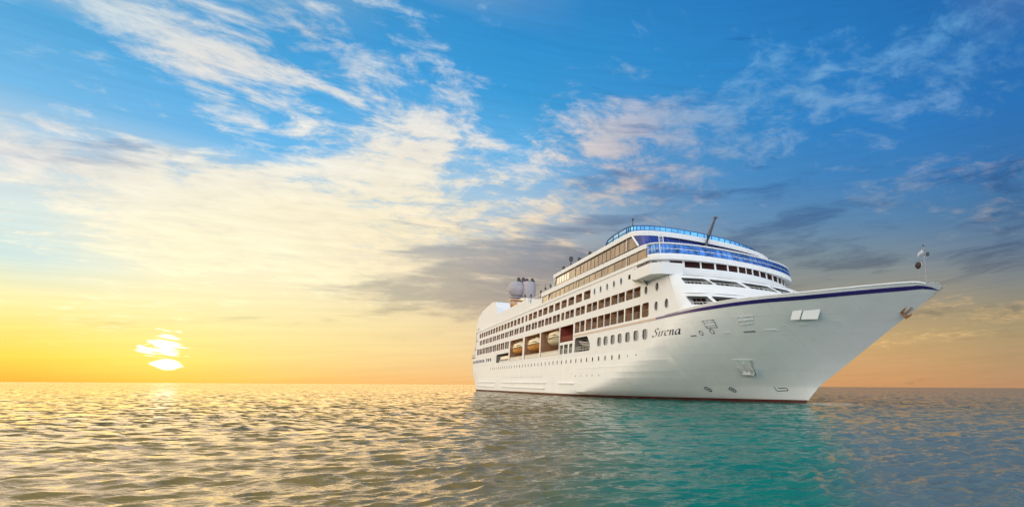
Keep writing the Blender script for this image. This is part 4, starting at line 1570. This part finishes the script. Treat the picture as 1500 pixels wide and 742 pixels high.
# anchor pocket: sunk box in the flare, with the anchor's flat crown inside
pk = [(13.41, 5.13), (15.84, 5.11), (14.32, 3.02), (11.85, 3.01)]
o = hpanel('anchor_pocket', pk, paint('pocket_paint', (.50, .52, .48), .5, .1, .3), -.01)
mb = MB()
ins = [(13.75, 4.98), (15.65, 4.97), (14.45, 3.3), (12.75, 3.2)]
mb.loft([[side(u, z, 0) for u, z in pk], [side(u, z, -.10) for u, z in pk], [side(u, z, -.10) for u, z in ins], [side(u, z, 0) for u, z in ins]], True)
mb.build('frame', HULLW, o)


def mark(name, strokes, wd=.07, mat=INK, parent=None):
    mb = MB()
    for st in strokes:
        for a, b_ in zip(st[:-1], st[1:]):
            L = math.hypot(b_[0] - a[0], b_[1] - a[1]) or 1
            nx, nz_ = -(b_[1] - a[1]) / L * wd / 2, (b_[0] - a[0]) / L * wd / 2
            qd = [(a[0] + nx, a[1] + nz_), (b_[0] + nx, b_[1] + nz_), (b_[0] - nx, b_[1] - nz_), (a[0] - nx, a[1] - nz_)]
            mb.loft([[side(u, z, .01) for u, z in qd], [side(u, z, -.022) for u, z in qd]], True, False, True)
    return mb.build(name, mat, parent or ship)


def circ(u, z, r_, a0=0, a1=360, n=18):
    return [(u + r_ * 1.25 * math.cos(R(a0 + (a1 - a0) * k / n)), z + r_ * math.sin(R(a0 + (a1 - a0) * k / n))) for k in range(n + 1)]


for u in (5.78, 9.38):
    mark('thruster_mark', [circ(u, 1.42, .30), [(u - .27, 1.42), (u + .27, 1.42)], [(u, 1.14), (u, 1.70)], [(u - .55, 1.55), (u - .42, 1.40)]], .09)
mark('bulb_mark', [[(15.15, 1.92), (15.2, 1.36), (16.4, 1.42)], circ(16.4, 1.58, .17, -90, 90), [(16.4, 1.75), (15.55, 1.70)]], .09)

# the ship's name in pen-drawn italic letters: (x, y) in units of the x-height
GL = {
 'S': ([[(.82, 1.48), (.66, 1.58), (.44, 1.54), (.30, 1.34), (.36, 1.08), (.56, .86), (.72, .62), (.70, .30), (.50, .06), (.24, .02), (.04, .16)],
        [(.82, 1.62), (.82, 1.34)], [(.04, .34), (.02, .02)]], .98),
 'i': ([[(.02, .90), (.16, .98), (.20, .86), (.18, .14), (.26, .02), (.40, .12)], [(.20, 1.36), (.26, 1.44)]], .44),
 'r': ([[(.02, .90), (.16, .98), (.20, .80), (.18, .02)], [(.20, .66), (.36, .92), (.50, 1.0), (.58, .92)]], .60),
 'e': ([[(.08, .46), (.34, .56), (.56, .74), (.52, .96), (.32, .98), (.12, .74), (.08, .36), (.20, .06), (.42, .04), (.60, .20)]], .68),
 'n': ([[(.02, .90), (.16, .98), (.20, .80), (.18, .02)], [(.20, .64), (.38, .92), (.54, .98), (.62, .82), (.60, .14), (.68, .02), (.82, .12)]], .86),
 'a': ([[(.60, .90), (.40, .98), (.18, .78), (.08, .40), (.14, .08), (.32, .06), (.50, .34), (.62, .72)], [(.66, .98), (.62, .60), (.60, .14), (.70, .02), (.84, .12)]], .86)}
name_o = bpy.data.objects.new('ship_name', None)
COL.objects.link(name_o)
name_o.parent = ship
penx = 1.55
XH, WX = .67, 1.53
for ch in 'Sirena':
    strokes, adv = GL[ch]
    txt = MB()
    for st in strokes:
        # smooth the pen path
        P = [np.array(p, float) for p in st]
        path = []
        for k in range(len(P) - 1):
            p0, p1, p2, p3 = P[max(k - 1, 0)], P[k], P[k + 1], P[min(k + 2, len(P) - 1)]
            for j in range(5):
                s_ = j / 5
                path.append(.5 * (2 * p1 + (p2 - p0) * s_ + (2 * p0 - 5 * p1 + 4 * p2 - p3) * s_ ** 2 + (3 * p1 - p0 - 3 * p2 + p3) * s_ ** 3))
        path.append(P[-1])
        nib = np.array((.10, .06))
        for a, b_ in zip(path[:-1], path[1:]):
            qd = []
            for p in (a + nib, b_ + nib, b_ - nib, a - nib):
                u = penx + (p[0] + p[1] * .20) * WX
                z = 8.30 + p[1] * XH - .012 * (u - 1.5)
                qd.append((u, z))
            txt.poly([side(u, z, -.02) for u, z in qd])
    penx += adv * WX * 1.02 + .06
    txt.build('letter', INK, name_o)

# bow mast
mb = MB()
mb.tube([(35.15, 0, 12.2), (35.0, 0, 14.4), (34.85, 0, 16.0)], [.075, .055, .035], 8)
mb.bar((35.0, -.45, 15.1), (35.0, .45, 15.1), .05)
mb.bar((34.9, -.35, 15.65), (34.9, .35, 15.65), .04)
bm_ = mb.build('bow_mast', GREY, ship)
mb = MB()
mb.lathe([(0, 0), (.16, .02), (.17, .3), (.1, .38), (0, .4)], (35.05, .45, 15.05), 10)
mb.build('mast_lamp', DARK, bm_)
mb = MB()
mb.lathe([(0, 0), (.09, .01), (.09, .16), (0, .2)], (34.85, 0, 15.95), 8)
mb.build('mast_lamp', DARK, bm_)


# ------------------------------------------------------------------ things hanging from or carried by the ship
def place(o, x, y, z, rz=0.0):
    o.matrix_world = SHIP_M @ Matrix.Translation((x, y, z)) @ Matrix.Rotation(rz, 4, 'Z')


def thing(name, label, cat, group=None):
    o = bpy.data.objects.new(name, None)
    COL.objects.link(o)
    return tag(o, label, cat, group)


def lifeboat(L, W, lowmat, topmat, label):
    root = thing('lifeboat', label, 'lifeboat', 'lifeboats in the openings of the ship side')
    # hull below the gunwale
    mb = MB()
    rings = []
    for k in range(17):
        s_ = -1 + 2 * k / 16
        x = s_ * L / 2
        f_ = (1 - abs(s_) ** 3.2) ** .62
        hw = max(W / 2 * f_, .03)
        keel = -1.55 + .65 * abs(s_) ** 3
        ring = []
        for a in np.linspace(0, 180, 11):
            ring.append((x, -hw * math.cos(R(a)), keel * math.sin(R(a)) ** .75 + .16 * s_ * s_))
        rings.append(ring)
    mb.loft(rings, False)
    mb.build('hull', lowmat, root, 50, True)
    mb = MB()
    rings = []
    for k in range(17):
        s_ = -1 + 2 * k / 16
        x = s_ * L / 2 * .985
        f_ = (1 - abs(s_) ** 3.2) ** .62
        hw = max(W / 2 * f_ * .97, .02)
        top = 1.6 * (1 - abs(s_) ** 4) ** .5 + .05
        ring = [(x, -hw * sgnp(math.cos(R(a)), .7), top * math.sin(R(a)) ** .7 + .16 * s_ * s_) for a in np.linspace(0, 180, 13)]
        rings.append(ring)
    mb.loft(rings, False)
    cv = mb.build('canopy', topmat, root, 50, True)
    mb = MB()
    for sg in (-1, 1):
        for k in range(7):
            x = -L * .33 + k * L * .105
            mb.box(x, x + L * .055, sg * W * .468 - .04, sg * W * .468 + .04, .42, .72)
    mb.build('window', BRIDGEG, cv)
    mb = MB()
    for sg in (-1, 1):
        pts = []
        for k in range(17):
            s_ = -1 + 2 * k / 16
            f_ = (1 - abs(s_) ** 3.2) ** .62
            pts.append((s_ * L / 2, sg * W / 2 * f_ * 1.015, .05 + .16 * s_ * s_))
        mb.tube(pts, .09, 6)
        drop = []
        for k in range(33):
            s_ = -.8 + 1.6 * k / 32
            f_ = (1 - abs(s_) ** 3.2) ** .62
            drop.append((s_ * L / 2, sg * (W / 2 * f_ * 1.02 + .02), -.12 - .22 * abs(math.sin(k * math.pi / 4))))
        mb.tube(drop, .028, 4)
    mb.build('rub_rail', DARK, root)
    mb = MB()
    mb.box(-L * .06, L * .10, -W * .2, W * .2, 1.45, 1.85)
    mb.build('hatch', topmat, root)
    mb = MB()
    for s_ in (-.37, .37):
        mb.tube([(L * s_, 0, .9), (L * s_, 0, 2.2)], .05, 6)
        mb.tube([(L * s_, -.25, 1.45), (L * s_, .25, 1.45)], .12, 6)
    mb.build('lifting_hook', DARK, root)
    mb = MB()
    mb.lathe([(0, -.1), (.3, -.1), (.3, .1), (0, .1)], (-L / 2 + .5, 0, -.75), 10, 'x')
    mb.build('propeller', DARK, root)
    return root


lb = lifeboat(11.6, 4.2, ORANGE, BOATW, 'enclosed lifeboat with ochre hull and cream canopy, aftmost of those in the ship side')
place(lb, -76.6, -HB + 1.75, 10.75)
lb = lifeboat(11.8, 4.3, ORANGE, BOATW, 'ochre hulled lifeboat in the middle one of the three wide openings in the side')
place(lb, -61.0, -HB + 1.75, 10.75)
lb = lifeboat(9.2, 4.0, BOATW, BOATW, 'smaller all cream boat hung high in the foremost of the three wide side openings')
place(lb, -46.2, -HB + 1.9, 11.3)
# small rescue boat in the mooring bay
root = thing('rescue_boat', 'small grey rescue boat stowed in the slant ended opening ahead of the lifeboats', 'boat')
mb = MB()
rings = []
for k in range(13):
    s_ = k / 12
    x = -2.6 + 5.2 * s_
    hw = .95 * (1 - max(0, (s_ - .45) / .55) ** 2.2) ** .6 + .02
    rings.append([(x, -hw, .55 + .3 * s_ ** 2), (x, -hw * .9, .15 + .25 * s_ ** 2), (x, 0, -.15 + .45 * s_ ** 3), (x, hw * .9, .15 + .25 * s_ ** 2), (x, hw, .55 + .3 * s_ ** 2)])
mb.loft(rings, False)
mb.poly([rings[0][i] for i in range(5)])
mb.build('hull', paint('boat_grey', (.42, .40, .36), .45, .1), root, 40)
mb = MB()
for sg in (-1, 1):
    mb.tube([(r_[0 if sg < 0 else 4][0], r_[0 if sg < 0 else 4][1], r_[0][2] + .06) for r_ in rings], .19, 8)
mb.build('float_tube', GREY, root, 50)
mb = MB()
mb.box(-.5, .2, -.3, .3, .3, 1.15)
mb.build('console', BOATW, root)
root.matrix_world = SHIP_M @ Matrix.Translation((-26.0, -HB + 1.3, 8.55)) @ Matrix.Rotation(R(8), 4, 'Y')


def anchor(label, mat):
    root = thing('anchor', label, 'anchor')
    mb = MB()
    mb.loft([[(-.13, -.1, 0), (.13, -.1, 0), (.13, .1, 0), (-.13, .1, 0)], [(-.09, -.08, 1.5), (.09, -.08, 1.5), (.09, .08, 1.5), (-.09, .08, 1.5)]], True, True, True)
    n = 12
    mb.tube([(.17 * math.cos(2 * math.pi * k / n), 0, 1.62 + .17 * math.sin(2 * math.pi * k / n)) for k in range(n + 1)], .05, 6)
    mb.build('shank', mat, root)
    mb = MB()
    mb.loft([[(-.75, -.22, -.22), (.75, -.22, -.22), (.75, .22, -.22), (-.75, .22, -.22)], [(-.62, -.28, 0), (.62, -.28, 0), (.62, .28, 0), (-.62, .28, 0)],
             [(-.45, -.18, .2), (.45, -.18, .2), (.45, .18, .2), (-.45, .18, .2)]], True, True, True)
    mb.build('crown', mat, root)
    for sg in (-1, 1):
        mb = MB()
        mb.loft([[(sg * .42, -.2, .05), (sg * .78, -.2, .05), (sg * .78, .18, .05), (sg * .42, .18, .05)],
                 [(sg * .55, -.22, .7), (sg * .86, -.22, .7), (sg * .86, -.02, .7), (sg * .55, -.02, .7)],
                 [(sg * .70, -.2, 1.2), (sg * .76, -.2, 1.2), (sg * .76, -.14, 1.2), (sg * .70, -.14, 1.2)]], True, True, True)
        mb.build('fluke', mat, root)
    return root


# frame on the hull: u along, v up, n outward
def hull_frame(u, z):
    p = Vector(side(u, z))
    a = (Vector(side(u + .05, z)) - p).normalized()
    c_ = (Vector(side(u, z + .05)) - p).normalized()
    n = a.cross(c_).normalized()
    if n.y > 0:
        n = -n
    c_ = n.cross(a) if (n.cross(a)).z > 0 else a.cross(n)
    return p, a, c_, n


an = anchor('pale anchor stowed flush in the square pocket low on the white bow', paint('anchor_pale', (.62, .62, .58), .5, .12, .4))
p, a, c_, n = hull_frame(13.9, 3.75)
M3 = Matrix((a, -n, c_)).transposed().to_4x4()
an.matrix_world = SHIP_M @ Matrix.Translation(p + n * .30) @ M3 @ Matrix.Scale(1.12, 4)
an = anchor('rusty brown anchor hanging just below the tip of the bow', RUST)
p, a, c_, n = hull_frame(32.85, 9.45)
d_ = (Vector((36.0, 0, 11.0)) - Vector((32.0, 0, 8.6))).normalized()
n2 = Vector((0.45, -.85, -.25)).normalized()
x2 = d_.cross(n2).normalized()
n2 = x2.cross(d_).normalized()
M3 = Matrix((x2, -n2, d_)).transposed().to_4x4()
an.matrix_world = SHIP_M @ Matrix.Translation(p + n * .18) @ M3 @ Matrix.Scale(0.62, 4)

# flag and signal ball at the bow mast
fl = MB()
nu_, nv_ = 12, 6
P = []
for j in range(nv_ + 1):
    for i in range(nu_ + 1):
        s_, v_ = i / nu_, j / nv_
        P.append((-.52 * s_, .10 * math.sin(s_ * 7) * s_, -.40 * v_ * (1 - .35 * s_) - .42 * s_ + .05 * math.sin(s_ * 5)))
Fq = [(j * (nu_ + 1) + i, j * (nu_ + 1) + i + 1, (j + 1) * (nu_ + 1) + i + 1, (j + 1) * (nu_ + 1) + i) for j in range(nv_) for i in range(nu_)]
fl.add(P, Fq)
fl.add([(p[0], p[1] + .012, p[2]) for p in P], [f[::-1] for f in Fq])
fo2 = fl.build('flag', paint('flag_cloth', (.50, .50, .52), .8, .1), None, True)
tag(fo2, 'small pale pennant drooping from the top of the bow mast', 'flag')
place(fo2, 34.85, -.06, 15.7, R(35))
root = thing('signal_ball', 'dark round signal ball on a line beside the bow mast', 'signal ball')
mb = MB()
prof = [(max(.36 * math.cos(R(a)), .01), .36 * math.sin(R(a))) for a in range(-90, 91, 15)]
mb.lathe(prof, (0, 0, 0), 18)
mb.build('ball', paint('ball_cloth', (.035, .02, .02), .7, .2), root, True)
mb = MB()
mb.lathe([(.365, -.05), (.372, -.05), (.372, .05), (.365, .05)], (0, 0, 0), 18, 'y')
mb.build('band', paint('ball_band', (.6, .55, .5), .6, .1), root, 40)
mb = MB()
mb.tube([(.35, 0, 1.05), (0, 0, .34), (0, 0, -.34), (.1, 0, -1.2)], .018, 5)
mb.build('line', GREY, root)
place(root, 34.55, -.35, 14.05)
